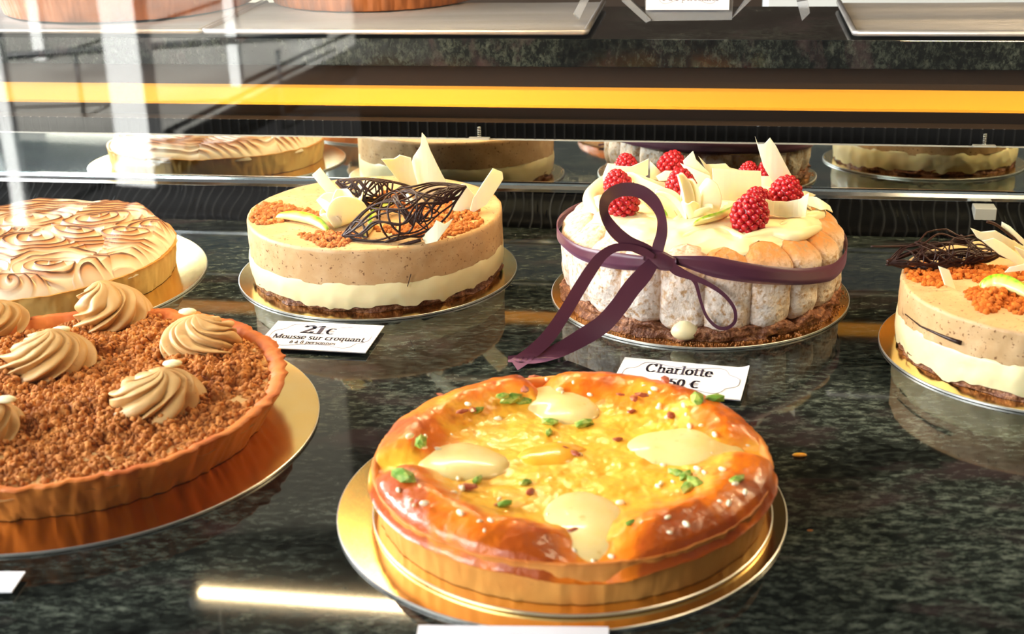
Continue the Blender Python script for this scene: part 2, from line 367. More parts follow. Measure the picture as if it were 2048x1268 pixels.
# ------------------------------------------------------------------ trays, upper tarts, acrylic stand
def tray(name, s0, s1, D0, D1, z, label, skewL=0, skewR=0):
    t = thing(name, W((s0 + s1) / 2, (D0 + D1) / 2, z), label, 'tray', None)
    n = int((D1 - D0) / .0011); Dd = np.linspace(D0 + .004, D1, n); ss = np.linspace(0, 1, 30)
    Sg, Dg = np.meshgrid(ss, Dd, indexing='ij')
    f = (Dg - D0) / (D1 - D0); Ls = s0 + skewL * f; Rs = s1 + skewR * f; Sg = Ls + (Rs - Ls) * Sg
    Z = z + .0045 + .0017 * np.sin(Dg / .0066 * 2 * np.pi) + .0012 * vn(Sg * 9, Dg * 12, seed=5)
    V = np.stack([Sg * CW - Dg * SW, Sg * SW + Dg * CW, Z], -1).reshape(-1, 3)
    mesh('ribbed_plate', V, grid_faces(30, n), M_tray, t)
    P = [W(s0, D1, z + .006), W(s0 , D0 + .003, z + .006), W(s0 + .003, D0, z + .006), W(s1 - .003, D0, z + .006), W(s1, D0 + .003, z + .006), W(s1 + skewR, D1, z + .006)]
    P[0] = W(s0 + skewL, D1, z + .006)
    mesh('rolled_rim', *tube(P, .0031, 10), M_tray, t)
    return t
SZ = .1888
def sD(p): return (p.x * CW + p.y * SW, -p.x * SW + p.y * CW)
def px_s(x, y, z): return sD(at(x, y, z))[0]
sA = px_s(380, 74, SZ + .006); sB = px_s(1168, 70, SZ + .006); sC = px_s(1712, 70, SZ + .006)
tray('baking_tray', -1.05, sA - .004, 1.343, 1.55, SZ, 'ribbed metal tray at the left end under the broad tart')
tray('baking_tray', sA + .001, sB, 1.343, 1.55, SZ, 'ribbed metal tray with gold glints under the fluted tart')
tray('baking_tray', sC, .72, 1.343, 1.55, SZ, 'empty ribbed metal tray at the right end of the granite shelf')

def lin(r, g, b):   # sRGB 0-255 -> linear
    f = lambda c: (c / 255 / 12.92) if c / 255 <= .04045 else ((c / 255 + .055) / 1.055) ** 2.4
    return np.array([f(r), f(g), f(b)])
def crust(parent, c, z0, r0, r1, h, wall, flute_n=0, flute_a=0.0, soft=.0, seed=0, tan=lin(226, 170, 84), brown=lin(190, 100, 30), nt=720, rim_brown=.5, wob=.0008, sub='crust'):
    """side wall of a tart: flares from r0 at the bottom to r1 at the rim, with inner lip"""
    th = np.linspace(0, 2 * np.pi, nt, endpoint=False)
    prof = [(-.02, 0, 0), (0.0, 0.0, .25), (.02, .02, .2), (.1, .10, .1), (.3, .3, .08), (.5, .5, .08), (.7, .7, .15), (.85, .86, .3), (.95, .96, .6), (1.0, 1.0, 1.0), (1.0, 1.02, 1.0)]
    rows = []; cols = []
    for (fr, fz, bw) in prof + [('in', 1.0, 1.0), ('in2', .85, .8), ('in3', .55, .6)]:
        if isinstance(fr, str): rad = r1 - wall * {'in': .5, 'in2': .95, 'in3': 1.1}[fr]; fz2 = fz
        else: rad = r0 + (r1 - r0) * fr; fz2 = fz
        fl = flute_a * (np.abs(np.sin(th * flute_n / 2)) - .5) * (min(1, max(0, fz) * 1.2 + .25) if flute_a > .002 else max(0, fz - .35) * 1.7) if flute_n else 0
        n = fbm(np.cos(th) * 9, np.sin(th) * 9, fz * 2, 3, seed)
        zz = z0 + h * fz2 + (soft * n if fz > .6 else 0)
        R = rad + fl + wob * fbm(np.cos(th) * 20, np.sin(th) * 20, fz * 3, 3, seed + 5)
        rows.append(np.stack([c[0] + R * np.cos(th), c[1] + R * np.sin(th), zz + 0 * th], -1))
        k = np.clip(bw * rim_brown * 1.6 + .35 * fbm(np.cos(th) * 6, np.sin(th) * 6, fz * 2, 3, seed + 9) + ((.35 if flute_a > .002 else .10) * (np.abs(np.sin(th * flute_n / 2)) > .8) if flute_n else 0) * rim_brown, 0, 1)[:, None]
        cols.append(tan * (1 - k) + brown * k)
    V = np.stack(rows, 1).reshape(-1, 3); C = np.stack(cols, 1).reshape(-1, 3)
    F = grid_faces(nt, len(rows), True)
    return mesh(sub, V, F, M_crust, parent, col=C)
def disc(name, c, r, z0, z1, m, parent=None, nt=160, m2=None, label=None):
    th = np.linspace(0, 2 * np.pi, nt, endpoint=False)
    pr = [(r - .0006, z0), (r, z0 + .0004), (r, z1 - .0003), (r - .0006, z1)]
    V = []
    for rr, z in pr: V += [(c[0] + rr * math.cos(a), c[1] + rr * math.sin(a), z) for a in th]
    F = []
    for k in range(3):
        for i in range(nt): F.append((k * nt + i, k * nt + (i + 1) % nt, (k + 1) * nt + (i + 1) % nt, (k + 1) * nt + i))
    F.append(tuple(range(3 * nt, 4 * nt))); F.append(tuple(range(nt))[::-1])
    o = mesh(name, V, F, [m, m2 or m], parent, smooth=False, origin=(c[0], c[1], z0) if parent is None else None)
    for p in o.data.polygons:
        if p.index < 3 * nt: p.material_index = 1
    return o
def heightfield(name, c, R, nr, nt, fz, m, parent, fcol=None, fr=None):
    """polar field: fz(x,y,r,th)->z ; fr(th)-> outer radius factor"""
    rr = np.linspace(0, 1, nr) ** .85; th = np.linspace(0, 2 * np.pi, nt, endpoint=False)
    T, Rg = np.meshgrid(th, rr, indexing='ij'); Rr = Rg * R * (fr(T) if fr else 1)
    X = Rr * np.cos(T); Y = Rr * np.sin(T); Z = fz(X, Y, Rg, T)
    V = np.stack([c[0] + X, c[1] + Y, Z], -1).reshape(-1, 3)
    C = fcol(X, Y, Rg, T, Z).reshape(-1, 3) if fcol else None
    return mesh(name, V, grid_faces(nt, nr, True), m, parent, col=C)

# upper tarts
for (px, py, r, fl, fn, lab, h) in [(150, 51, .150, .0012, 150, 'broad brown tart on the left tray at the top, cut off by the frame', .045), (700, 29, .128, .0032, 52, 'tall tart with deep fluted brown crust on the upper shelf', .05)]:
    f = at(px, py, SZ + .0055); dirn = Vector((-SW, CW, 0)); c = f + dirn * r
    t = thing('baked_tart', (c.x, c.y, SZ + .0072), lab, 'tart')
    crust(t, c, SZ + .0078, r * .97, r * 1.03, h, .01, fn, fl, .001, 3, lin(160, 92, 44), lin(70, 34, 14), rim_brown=.5)
    heightfield('filling', c, r * .97, 30, 120, lambda X, Y, Rg, T: SZ + h - .004 + .002 * fbm(X * 40, Y * 40, 0, 3, 2), M_mousse, t)

# acrylic card stand
ac = at(1378, 42, SZ); t = thing('acrylic_card_stand', (ac.x, ac.y, SZ), 'clear acrylic stand with splayed legs on the granite shelf', 'card stand')
pn = W(0, 1, 0)
def plate_px(name, pxs, D, th, m, parent, z=None, lean=0):
    p0 = W(0, D, SZ); n = W(0, 1, lean)
    P = [on_plane(x, y, p0, n) for x, y in pxs]; V = P + [q + W(0, th, 0) for q in P]; k = len(P)
    F = [tuple(range(k)), tuple(range(2 * k - 1, k - 1, -1))] + [(i, k + i, k + (i + 1) % k, (i + 1) % k) for i in range(k)]
    return mesh(name, V, F, m, parent, smooth=False)
plate_px('holder_plate', [(1292, 42), (1464, 40), (1470, -60), (1286, -60)], 1.385, .004, M_acryl, t)
for q in [[(1146, 28), (1158, 40), (1180, -6), (1166, -10)], [(1243, 2), (1292, 46), (1303, 40), (1254, -6)], [(1465, 36), (1474, 28), (1510, -8), (1496, -8)], [(1594, 4), (1604, 42), (1620, 26), (1616, 0)]]:
    plate_px('leg', q, 1.382, .012, M_acryl, t)
GL = {}
def glyphs():
    G = {}
    def arc(cx, cy, rx, ry, a0, a1, n=14): return [(cx + rx * math.cos(math.radians(a0 + (a1 - a0) * k / n)), cy + ry * math.sin(math.radians(a0 + (a1 - a0) * k / n))) for k in range(n + 1)]
    ser = lambda x, y, w=.09: [(x - w, y), (x + w, y)]
    G['o'] = (.52, [arc(.26, .24, .19, .23, 0, 360, 20)])
    G['c'] = (.47, [arc(.25, .24, .18, .23, 50, 315)])
    G['e'] = (.48, [arc(.25, .24, .18, .23, 5, 320), [(.08, .26), (.42, .26)]])
    G['n'] = (.58, [[(.13, 0), (.13, .46)], ser(.13, 0), [(.03, .46), (.13, .46)], arc(.28, .30, .15, .16, 170, 0) + [(.43, 0)], ser(.43, 0)])
    G['m'] = (.84, [[(.13, 0), (.13, .46)], ser(.13, 0), [(.03, .46), (.13, .46)], arc(.27, .30, .13, .16, 170, 0) + [(.40, 0)], ser(.4, 0), arc(.54, .30, .13, .16, 170, 0) + [(.67, 0)], ser(.67, 0)])
    G['r'] = (.42, [[(.13, 0), (.13, .46)], ser(.13, 0), [(.03, .46), (.13, .46)], arc(.28, .30, .14, .15, 170, 60)])
    G['u'] = (.58, [[(.13, .46), (.13, .18)] + arc(.27, .17, .14, .17, 190, 340), [(.43, .46), (.43, 0)], [(.03, .46), (.13, .46)], [(.33, .46), (.43, .46)], [(.43, 0), (.53, 0)]])
    G['s'] = (.42, [arc(.21, .35, .12, .11, 30, 230, 10) + arc(.21, .12, .13, .12, 60, -150, 10)])
    G['a'] = (.50, [arc(.22, .35, .14, .11, 160, 10, 8) + [(.37, .05), (.42, 0), (.48, .03)], arc(.22, .13, .15, .13, 60, 320, 12)])
    G['à'] = (.50, G['a'][1] + [[(.16, .64), (.24, .54)]])
    G['p'] = (.56, [[(.13, -.22), (.13, .46)], ser(.13, -.22), [(.03, .46), (.13, .46)], arc(.30, .24, .16, .22, 140, -140)])
    G['q'] = (.56, [[(.43, -.22), (.43, .46)], ser(.43, -.22), arc(.27, .24, .16, .22, 40, 320)])
    G['t'] = (.36, [[(.15, .60), (.15, .08)] + arc(.24, .08, .09, .08, 190, 320, 6), [(.04, .46), (.29, .46)]])
    G['l'] = (.28, [[(.14, 0), (.14, .72)], ser(.14, 0), [(.04, .72), (.14, .72)]])
    G['h'] = (.58, [[(.13, 0), (.13, .72)], ser(.13, 0), [(.03, .72), (.13, .72)], arc(.28, .30, .15, .16, 170, 0) + [(.43, 0)], ser(.43, 0)])
    G['C'] = (.74, [arc(.38, .34, .30, .35, 45, 318, 20), [(.60, .72), (.60, .50)]])
    G['M'] = (.92, [[(.13, 0), (.13, .68)], [(.13, .68), (.44, .05)], [(.44, .05), (.76, .68)], [(.76, .68), (.76, 0)], ser(.13, 0), ser(.76, 0), ser(.10, .68, .07), ser(.79, .68, .07)])
    G['2'] = (.52, [arc(.25, .50, .17, .18, 170, -20, 12) + [(.10, .05)], [(.08, .02), (.42, .02)], [(.12, .05), (.42, .05)], [(.42, .02), (.45, .16)]])
    G['1'] = (.42, [[(.22, 0), (.22, .68)], ser(.22, 0, .13), [(.10, .58), (.22, .66)]])
    G['5'] = (.50, [[(.12, .66), (.12, .38)], [(.12, .66), (.38, .66)], arc(.22, .22, .19, .20, 110, -160, 14)])
    G['0'] = (.52, [arc(.26, .34, .17, .34, 0, 360, 22)])
    G['6'] = (.50, [arc(.25, .20, .17, .20, 0, 360, 18), arc(.40, .22, .32, .46, 180, 115, 8)])
    G['8'] = (.50, [arc(.25, .50, .14, .17, 0, 360, 16), arc(.25, .18, .17, .18, 0, 360, 16)])
    G['.'] = (.22, [[(.10, .02), (.11, .03)]])
    G['€'] = (.60, [arc(.36, .34, .23, .34, 55, 305, 18), [(.03, .40), (.44, .40)], [(.03, .28), (.42, .28)]])
    G[' '] = (.28, [])
    return G
GL = glyphs()
def hull(P):
    P = sorted(set(P)); 
    def half(Q):
        h = []
        for p in Q:
            while len(h) > 1 and (h[-1][0] - h[-2][0]) * (p[1] - h[-2][1]) - (h[-1][1] - h[-2][1]) * (p[0] - h[-2][0]) <= 0: h.pop()
            h.append(p)
        return h
    a, b = half(P), half(P[::-1]); return a[:-1] + b[:-1]
def text_polys(s, size, cx, y, nw=.10, nh=.05, sx=1.0):
    
    if sx > 5: sx = (sx - 10) / (sum(GL[ch][0] for ch in s) * size)
    wd = sum(GL[ch][0] for ch in s) * size * sx; x = cx - wd / 2; out = []
    for ch in s:
        adv, lines = GL[ch]
        for ln in lines:
            for p, q in zip(ln[:-1], ln[1:]):
                hw, hh = nw / 2, nh / 2
                pts = [(round(x + (a[0] * sx + i * hw) * size, 7), round(y + (a[1] + j * hh) * size, 7)) for a in (p, q) for i in (-1, 1) for j in (-1, 1)]
                out.append(hull(pts))
        x += adv * size * sx
    return out
def card(label, origin, ux, vy, wd, ht, lines, m_curl=0.0, group=None, wavy=True, name='price_card', parent_thick=.0009):
    """origin = lower left corner; ux, vy unit vectors of the sheet; lines = [(text, size, cx, y, nib)]"""
    ux = Vector(ux).normalized(); vy = Vector(vy); vy = (vy - ux * vy.dot(ux)).normalized(); nn_ = ux.cross(vy)
    t = thing(name, origin, label, 'price card', group)
    nx, ny = 24, 10; V = []
    for side in (0, 1):
        for i in range(nx + 1):
            for j in range(ny + 1):
                u, v = i / nx, j / ny; curl = m_curl * max(0, (u - .9) / .1) ** 2 * max(0, (v - .6) / .4)
                V.append(origin + ux * (u * wd) + vy * (v * ht) + nn_ * (curl + (parent_thick if side else 0)))
    k = (nx + 1) * (ny + 1); F = []
    for i in range(nx):
        for j in range(ny):
            a = i * (ny + 1) + j; b = a + ny + 1
            F.append((k + a, k + b, k + b + 1, k + a + 1)); F.append((a, a + 1, b + 1, b))
    edge = [i * (ny + 1) for i in range(nx + 1)] + [nx * (ny + 1) + j for j in range(1, ny + 1)] + [i * (ny + 1) + ny for i in range(nx - 1, -1, -1)] + [j for j in range(ny - 1, 0, -1)]
    for a, b in zip(edge, edge[1:] + edge[:1]): F.append((a, b, k + b, k + a))
    mesh('paper', V, F, M_paper, t, smooth=False)
    VV = []; FF = []
    for (s, size, cx, y, nw, sx) in lines:
        for poly in text_polys(s, size, cx, y, nw, sx=sx):
            b = len(VV); VV += [origin + ux * p[0] + vy * p[1] + nn_ * (parent_thick + .0002) for p in poly]; FF.append(tuple(range(b, b + len(poly))))
    if VV: mesh('lettering', VV, FF, M_ink, t, smooth=False)
    if wavy:
        q = []; N = 220; mx, my = wd * .07, ht * .13
        A, B = wd / 2 - mx, ht / 2 - my
        for k_ in range(N):
            a = 2 * math.pi * k_ / N; c, s_ = math.cos(a), math.sin(a); e = 3.2
            x = A * math.copysign(abs(c) ** (2 / e), c); y = B * math.copysign(abs(s_) ** (2 / e), s_)
            wv = .045 * ht * math.cos(6 * a); q.append(origin + ux * (wd / 2 + x + wv * c) + vy * (ht / 2 + y + wv * s_ * 1.3) + nn_ * (parent_thick + .0002))
        mesh('border_line', *tube(q, .00022, 4, True), M_line, t)
    return t
# card in the acrylic stand
p0 = W(0, 1.3835, SZ); c0 = on_plane(1292, 19, p0, W(0, 1, 0)); c1 = on_plane(1458, 22, p0, W(0, 1, 0))
card('small printed card held upright in the clear acrylic stand', c0 - W(0, .0016, 0), W(1, 0, 0), Vector((0, 0, 1)), (c1 - c0).length, .06, [('6 à 8 personnes', .0085, .045, .0095, .05, 1)])

# ------------------------------------------------------------------ cakes
def board(name, c, r, label, z0=0.0, th=.0022):
    o = disc(name, c, r, z0, z0 + th, M_gold, None, 200, M_edge); tag(o, label, 'cake board'); return o
def crumbs(name, parent, pts, rmin, rmax, seed=0, colA=lin(208, 118, 42), colB=lin(150, 70, 18)):
    """many small lumps merged: pts (N,3)"""
    rng = np.random.RandomState(seed)
    bm = bmesh.new(); bmesh.ops.create_icosphere(bm, subdivisions=2, radius=1); bv = np.array([v.co[:] for v in bm.verts]); bf = np.array([[v.index for v in f.verts] for f in bm.faces]); bm.free()
    N = len(pts); k = len(bv)
    R = rmin + (rmax - rmin) * rng.rand(N) ** 2
    off = rng.rand(N, 3) * 50
    d = 1 + .38 * vn(bv[None, :, 0] * 1.7 + off[:, :1], bv[None, :, 1] * 1.7 + off[:, 1:2], bv[None, :, 2] * 1.7 + off[:, 2:3], 3)
    V = pts[:, None, :] + bv[None] * d[..., None] * R[:, None, None]
    F = bf[None] + (np.arange(N) * k)[:, None, None]
    f = rng.rand(N, 1, 1) * .8; C = np.broadcast_to(colA * (1 - f) + colB * f, (N, k, 3)).reshape(-1, 3)
    o = mesh(name, V.reshape(-1, 3), F.reshape(-1, 3), M_crumb, parent, col=C); o['kind'] = 'stuff'; return o
def facing(yaw=0, lean=0):
    a = math.radians(yaw); l = math.radians(lean); return Vector((math.sin(a) * math.cos(l), math.cos(a) * math.cos(l), -math.sin(l)))
def shard(parent, pxs, foot, z, yaw=0, lean=0, curl=0.0, axis=0, th=.0012, m=M_wchoc, name='white_chocolate_shard', lbl=None, dy=0):
    """outline traced in the photograph, laid on its own plane through FOOT (a place on the cake's top), curled about one direction"""
    n = facing(yaw, lean); p0 = at(foot[0], foot[1], z) + Vector((0, dy, 0))
    P = [on_plane(x, y, p0, n) for x, y in pxs]
    ex = n.cross(Vector((0, 0, 1))).normalized(); ez = ex.cross(n).normalized()
    c = sum(P, Vector()) / len(P); A = ez if axis == 1 else ex
    bm = bmesh.new(); vs = [bm.verts.new(p) for p in P]; bm.faces.new(vs)
    vals = [(p - c).dot(A) for p in P]; lo, hi = min(vals), max(vals); ns = 9
    for k in range(1, ns):
        d = lo + (hi - lo) * k / ns
        bmesh.ops.bisect_plane(bm, geom=bm.verts[:] + bm.edges[:] + bm.faces[:], plane_co=c + A * d, plane_no=A, dist=1e-6)
    h = (hi - lo) / 2; mid = (hi + lo) / 2
    for v in bm.verts:
        s = ((v.co - c).dot(A) - mid) / h; v.co = v.co + n * (curl * (s * s - .4) * h)
    bmesh.ops.solidify(bm, geom=bm.faces[:], thickness=th)
    bmesh.ops.recalc_face_normals(bm, faces=bm.faces[:])
    me = bpy.data.meshes.new(name); org = root_loc(parent); bmesh.ops.translate(bm, verts=bm.verts[:], vec=-org); bm.to_mesh(me); bm.free(); me.materials.append(m)
    for p in me.polygons: p.use_smooth = False
    o = bpy.data.objects.new(name, me); sc.collection.objects.link(o); o.parent = parent
    if lbl: o['label'] = lbl
    return o
def petal(parent, base, tipdir, upamt, L_, Wd, cup, m=M_wchoc, roll=0.0, curlback=0.0, name='petal'):
    """cupped chocolate petal rooted at BASE, growing towards TIPDIR (horizontal angle, degrees) and up"""
    a = math.radians(tipdir); f = Vector((math.cos(a), math.sin(a), 0)); s = Vector((-math.sin(a), math.cos(a), 0)); up = Vector((0, 0, 1))
    nu, nv = 14, 11; V = []
    for i in range(nu):
        u = i / (nu - 1); el = math.radians(upamt - curlback * u * u)
        cx = sum(math.cos(math.radians(upamt - curlback * (k / 20 * u) ** 2)) for k in range(20)) / 20 * u * L_
        cz = sum(math.sin(math.radians(upamt - curlback * (k / 20 * u) ** 2)) for k in range(20)) / 20 * u * L_
        w_ = Wd * (math.sin(math.pi * min(1, .12 + .80 * u)) ** .6) * .5
        for j in range(nv):
            q = j / (nv - 1) * 2 - 1
            nrm = -f * math.sin(el) + up * math.cos(el)
            V.append(Vector(base) + f * cx + up * cz + (s * math.cos(roll) + nrm * math.sin(roll)) * (w_ * q) + nrm * (cup * w_ * q * q))
    o = mesh(name, V, grid_faces(nu, nv), m, parent)
    md = o.modifiers.new('thick', 'SOLIDIFY'); md.thickness = .0013; md.offset = 0; b = o.modifiers.new('sub', 'SUBSURF'); b.levels = 1; b.render_levels = 1
    return o
def slice_(parent, pxs, z, h=.008, w_=.007, skin=1, seed=0, name='green_pear_slice'):
    """curved wedge of green-skinned pear along a pixel path laid at height z: green skin on top edge"""
    P = catmull([at(x, y, z) for x, y in pxs], 8); n = len(P); V = []; C = []
    g = lin(150, 190, 40); g2 = lin(110, 165, 25); pale = lin(240, 225, 150)
    for i in range(n):
        t = P[min(i + 1, n - 1)] - P[max(i - 1, 0)]; t = t / (np.linalg.norm(t) + 1e-9); s = np.cross(t, [0, 0, 1]); k = math.sin(math.pi * (i + .5) / n) ** .5
        for a in np.linspace(0, 2 * math.pi, 12, endpoint=False):
            ca, sa = math.cos(a), math.sin(a)
            V.append(P[i] + s * ca * w_ * k * (1 - .45 * max(sa, 0)) * .5 + np.array([0, 0, 1]) * (h * k * (sa * .5 + .5)))
            q = np.clip((sa - .35) * 2.2 + .4 * vn(i * .4, a * 2, 0, seed), 0, 1); C.append(pale * (1 - q) + (g if (i % 3) else g2) * q)
    F = []
    for i in range(n - 1):
        for k in range(12): F.append((i * 12 + k, i * 12 + (k + 1) % 12, (i + 1) * 12 + (k + 1) % 12, (i + 1) * 12 + k))
    F.append(tuple(range(12))[::-1]); F.append(tuple((n - 1) * 12 + k for k in range(12)))
    return mesh(name, np.array(V), F, M_green, parent, col=np.array(C))
def net(parent, A, B, low, high, foot, z, yaw, lean, n_long, n_cross, seed, bulge=.012, r=.0008, extra=(), name='chocolate_lattice', thick=()):
    """scribbled chocolate lattice between two tips; low/high = how far (px) the outline bows below/above the chord"""
    rng = random.Random(seed); nrm = facing(yaw, lean); p0 = at(foot[0], foot[1], z)
    A = np.array(A, float); B = np.array(B, float); ch = B - A; pr = np.array([-ch[1], ch[0]]) / np.linalg.norm(ch)
    if pr[1] > 0: pr = -pr       # points up in the image
    def uv(u, v):                # v -1 .. 1
        e = math.sin(math.pi * min(max(u, 0), 1)) ** .8
        off = (high if v > 0 else low) * v * e
        p = A + ch * u + pr * off
        q = on_plane(p[0], p[1], p0, nrm)
        return q - nrm * (bulge * e * (1 - v * v)) 
    L = []
    for k in range(n_long):
        v0 = -1 + 2 * k / (n_long - 1) + rng.uniform(-.12, .12); a = rng.uniform(.05, .3); f = rng.uniform(1, 3); ph = rng.uniform(0, 6)
        L.append(tube([uv(-.01 + 1.02 * i / 40, max(-1.08, min(1.08, v0 + a * math.sin(ph + f * i / 40 * 6.28)))) for i in range(41)], r * rng.uniform(.75, 1.3), 5))
    for k in range(n_cross):
        u0 = rng.uniform(.1, .9); wv = rng.uniform(.05, .16); dr = rng.uniform(-.15, .15); ph = rng.uniform(0, 6); c1 = rng.uniform(.6, 1.0)
        L.append(tube([uv(min(.99, max(.01, u0 + wv * math.cos(2 * math.pi * i / 26 + ph) + dr * math.sin(2 * math.pi * i / 26))), c1 * math.sin(2 * math.pi * i / 26)) for i in range(26)], r * rng.uniform(.7, 1.15), 5, True))
    for pts, rr in thick:
        L.append(tube(catmull([on_plane(x, y, p0, nrm) for x, y in pts], 6), rr, 7))
    return mesh(name, *merge(L), M_dchoc, parent)
def layer(name, parent, c, r, z0f, z1, m, nt=256, wob=.0006, seed=0, top=True, bulge=0.0, nz=8, rnd=.0015, rf=None, top_amp=.0004):
    th = np.linspace(0, 2 * np.pi, nt, endpoint=False); rows = []
    z0 = z0f(th) if callable(z0f) else z0f + 0 * th
    zt = z1(th) if callable(z1) else z1 + 0 * th
    for k in range(nz + 1):
        f = k / nz; zz = z0 + (zt - z0) * f
        R = r + bulge * math.sin(math.pi * f) + wob * fbm(np.cos(th) * 8, np.sin(th) * 8, f * 2, 3, seed) + (rf(th, f) if rf else 0)
        if k == nz: R = R - rnd * .3; zz = zz - rnd * .3
        rows.append(np.stack([c[0] + R * np.cos(th), c[1] + R * np.sin(th), zz], -1))
    if top:
        Rl = np.hypot(rows[-1][:, 0] - c[0], rows[-1][:, 1] - c[1])
        for f in (.985, .96, .9, .8, .65, .5, .35, .2, .08, .004):
            R = Rl * f; rows.append(np.stack([c[0] + R * np.cos(th), c[1] + R * np.sin(th), zt + (0 if f < .98 else -rnd * .05) + top_amp * fbm(R * np.cos(th) * 60, R * np.sin(th) * 60, 0, 2, seed + 3)], -1))
    V = np.stack(rows, 1).reshape(-1, 3); return mesh(name, V, grid_faces(nt, len(rows), True), m, parent)

# ---- left-centre mousse cake
mc = (-.126, 1.191); MT = .0610
board('cake_board', mc, .132, 'round gold board under the mousse cake with 21 € card')
t = thing('mousse_cake', (mc[0], mc[1], .0022), 'two-layer mousse cake with chocolate lattices, standing behind the 21 € card', 'cake')
layer('croquant_base', t, mc, .1165, .0024, lambda th: .0105 + .0018 * fbm(np.cos(th) * 12, np.sin(th) * 12, 0, 3, 4), M_croq, wob=.0028, seed=4, nt=420, nz=6)
layer('cream_layer', t, mc, .1185, lambda th: .0085 - .0045 * np.clip(fbm(np.cos(th) * 7, np.sin(th) * 7, 0, 3, 8), -.2, 1), .0320, M_cream, bulge=.0014, seed=6, wob=.0007, nt=360)
layer('caramel_mousse_layer', t, mc, .1192, lambda th: .0285 + .0012 * fbm(np.cos(th) * 4, np.sin(th) * 4, 0, 2, 12), MT, M_mousse, seed=9, wob=.0006, nt=360)
def patch(cx, cy, rx, ry, n, seed, z, hz=.004):   # crumbs heaped on a patch given in pixels
    rng = np.random.RandomState(seed); out = []
    while len(out) < n:
        a = rng.rand() * 6.283; q = math.sqrt(rng.rand()) * (1 + .25 * math.sin(3 * a + seed))
        p = at(cx + rx * q * math.cos(a), cy + ry * q * math.sin(a), z); out.append((p.x, p.y, z + rng.rand() * hz * max(.15, 1 - q)))
    return np.array(out)
def inside(P, c, r): return P[np.hypot(P[:, 0] - c[0], P[:, 1] - c[1]) < r]
P = np.concatenate([patch(560, 428, 70, 20, 420, 1, MT), patch(520, 430, 25, 14, 120, 2, MT), patch(665, 478, 60, 14, 330, 3, MT), patch(860, 462, 90, 18, 350, 4, MT), patch(900, 430, 70, 26, 450, 5, MT), patch(800, 408, 90, 20, 350, 6, MT),
                    patch(930, 465, 45, 14, 150, 7, MT), patch(740, 390, 60, 12, 160, 8, MT), patch(830, 395, 70, 12, 200, 9, MT)])
crumbs('biscuit_crumble', t, inside(P, mc, .116), .0009, .0030, 1, lin(200, 126, 66), lin(148, 82, 36))
# white chocolate
S = lambda pts, foot, **k: shard(t, pts, foot, MT, **k)
S([(845, 264), (852, 272), (862, 300), (905, 392), (845, 412), (822, 330), (826, 314), (842, 290)], (872, 408), yaw=10, lean=-8, curl=.22)
S([(762, 316), (788, 318), (800, 311), (822, 316), (828, 345), (845, 400), (846, 412), (822, 395)], (838, 412), yaw=-14, lean=-10, curl=-.2, dy=.004)
S([(624, 350), (641, 334), (684, 388), (664, 394)], (672, 392), yaw=15, lean=-12, curl=.15)
S([(985, 336), (1005, 344), (1007, 358), (972, 408), (938, 430), (946, 396), (952, 388), (964, 366)], (945, 428), yaw=-15, lean=5, curl=.18)
S([(874, 440), (890, 448), (905, 437), (900, 448), (876, 482), (852, 488), (843, 474), (868, 452)], (856, 487), yaw=12, lean=12, curl=.3)
S([(704, 382), (735, 356), (752, 354), (764, 366), (760, 392), (716, 394)], (732, 396), yaw=0, lean=20, curl=.2)
S([(905, 372), (930, 366), (948, 390), (944, 420), (905, 424)], (922, 425), yaw=5, lean=-5, curl=.2)
S([(808, 386), (822, 380), (846, 396), (850, 412), (812, 408)], (830, 412), yaw=20, lean=15, curl=.2)
fl = at(688, 452, MT)
g = thing('tmp', (0, 0, 0), 'x', 'x'); bpy.data.objects.remove(g)
petal(t, fl + Vector((-.004, .003, .000)), 172, 50, .031, .034, .9)
petal(t, fl + Vector((.000, .006, 0)), 100, 74, .032, .022, .9)
petal(t, fl + Vector((-.008, -.006, .000)), 2, 24, .036, .034, .95, roll=-.75)
petal(t, fl + Vector((-.006, .000, .0)), 200, 40, .020, .026, .7)
petal(t, fl + Vector((.004, .010, .0)), 50, 55, .030, .026, .8)
slice_(t, [(553, 437), (590, 441), (630, 450), (656, 464)], MT + .0005, .010, .013)
slice_(t, [(738, 452), (752, 430), (786, 412)], MT + .002, .008, .007)
slice_(t, [(726, 478), (740, 462), (742, 445)], MT + .0005, .007, .006)
net(t, (686, 472), (930, 374), 54, 44, (800, 488), MT, 14, 34, 9, 13, 3, bulge=.012, r=.00095, thick=[([(684, 470), (700, 486), (740, 494), (790, 493), (842, 480)], .0016), ([(686, 470), (720, 480), (770, 484), (830, 470), (870, 455)], .0011)])
net(t, (676, 362), (822, 374), 46, 10, (760, 440), MT, -8, 30, 8, 12, 7, bulge=.010, r=.0010, thick=[([(674, 362), (694, 382), (722, 402), (748, 420), (758, 436)], .0026), ([(708, 388), (740, 400), (780, 402), (812, 392)], .0022)])
shard(t, [(806, 430), (818, 424), (828, 432), (846, 428), (850, 440), (830, 444), (812, 442)], (828, 444), MT, yaw=10, lean=30, m=M_dchoc, name='dark_chocolate_piece', th=.003)
mesh('chocolate_fleck', *tube([on_cyl(822, 548, mc, .1205), on_cyl(818, 562, mc, .1205), on_cyl(815, 573, mc, .1205)], .0004, 5), M_dchoc, t)

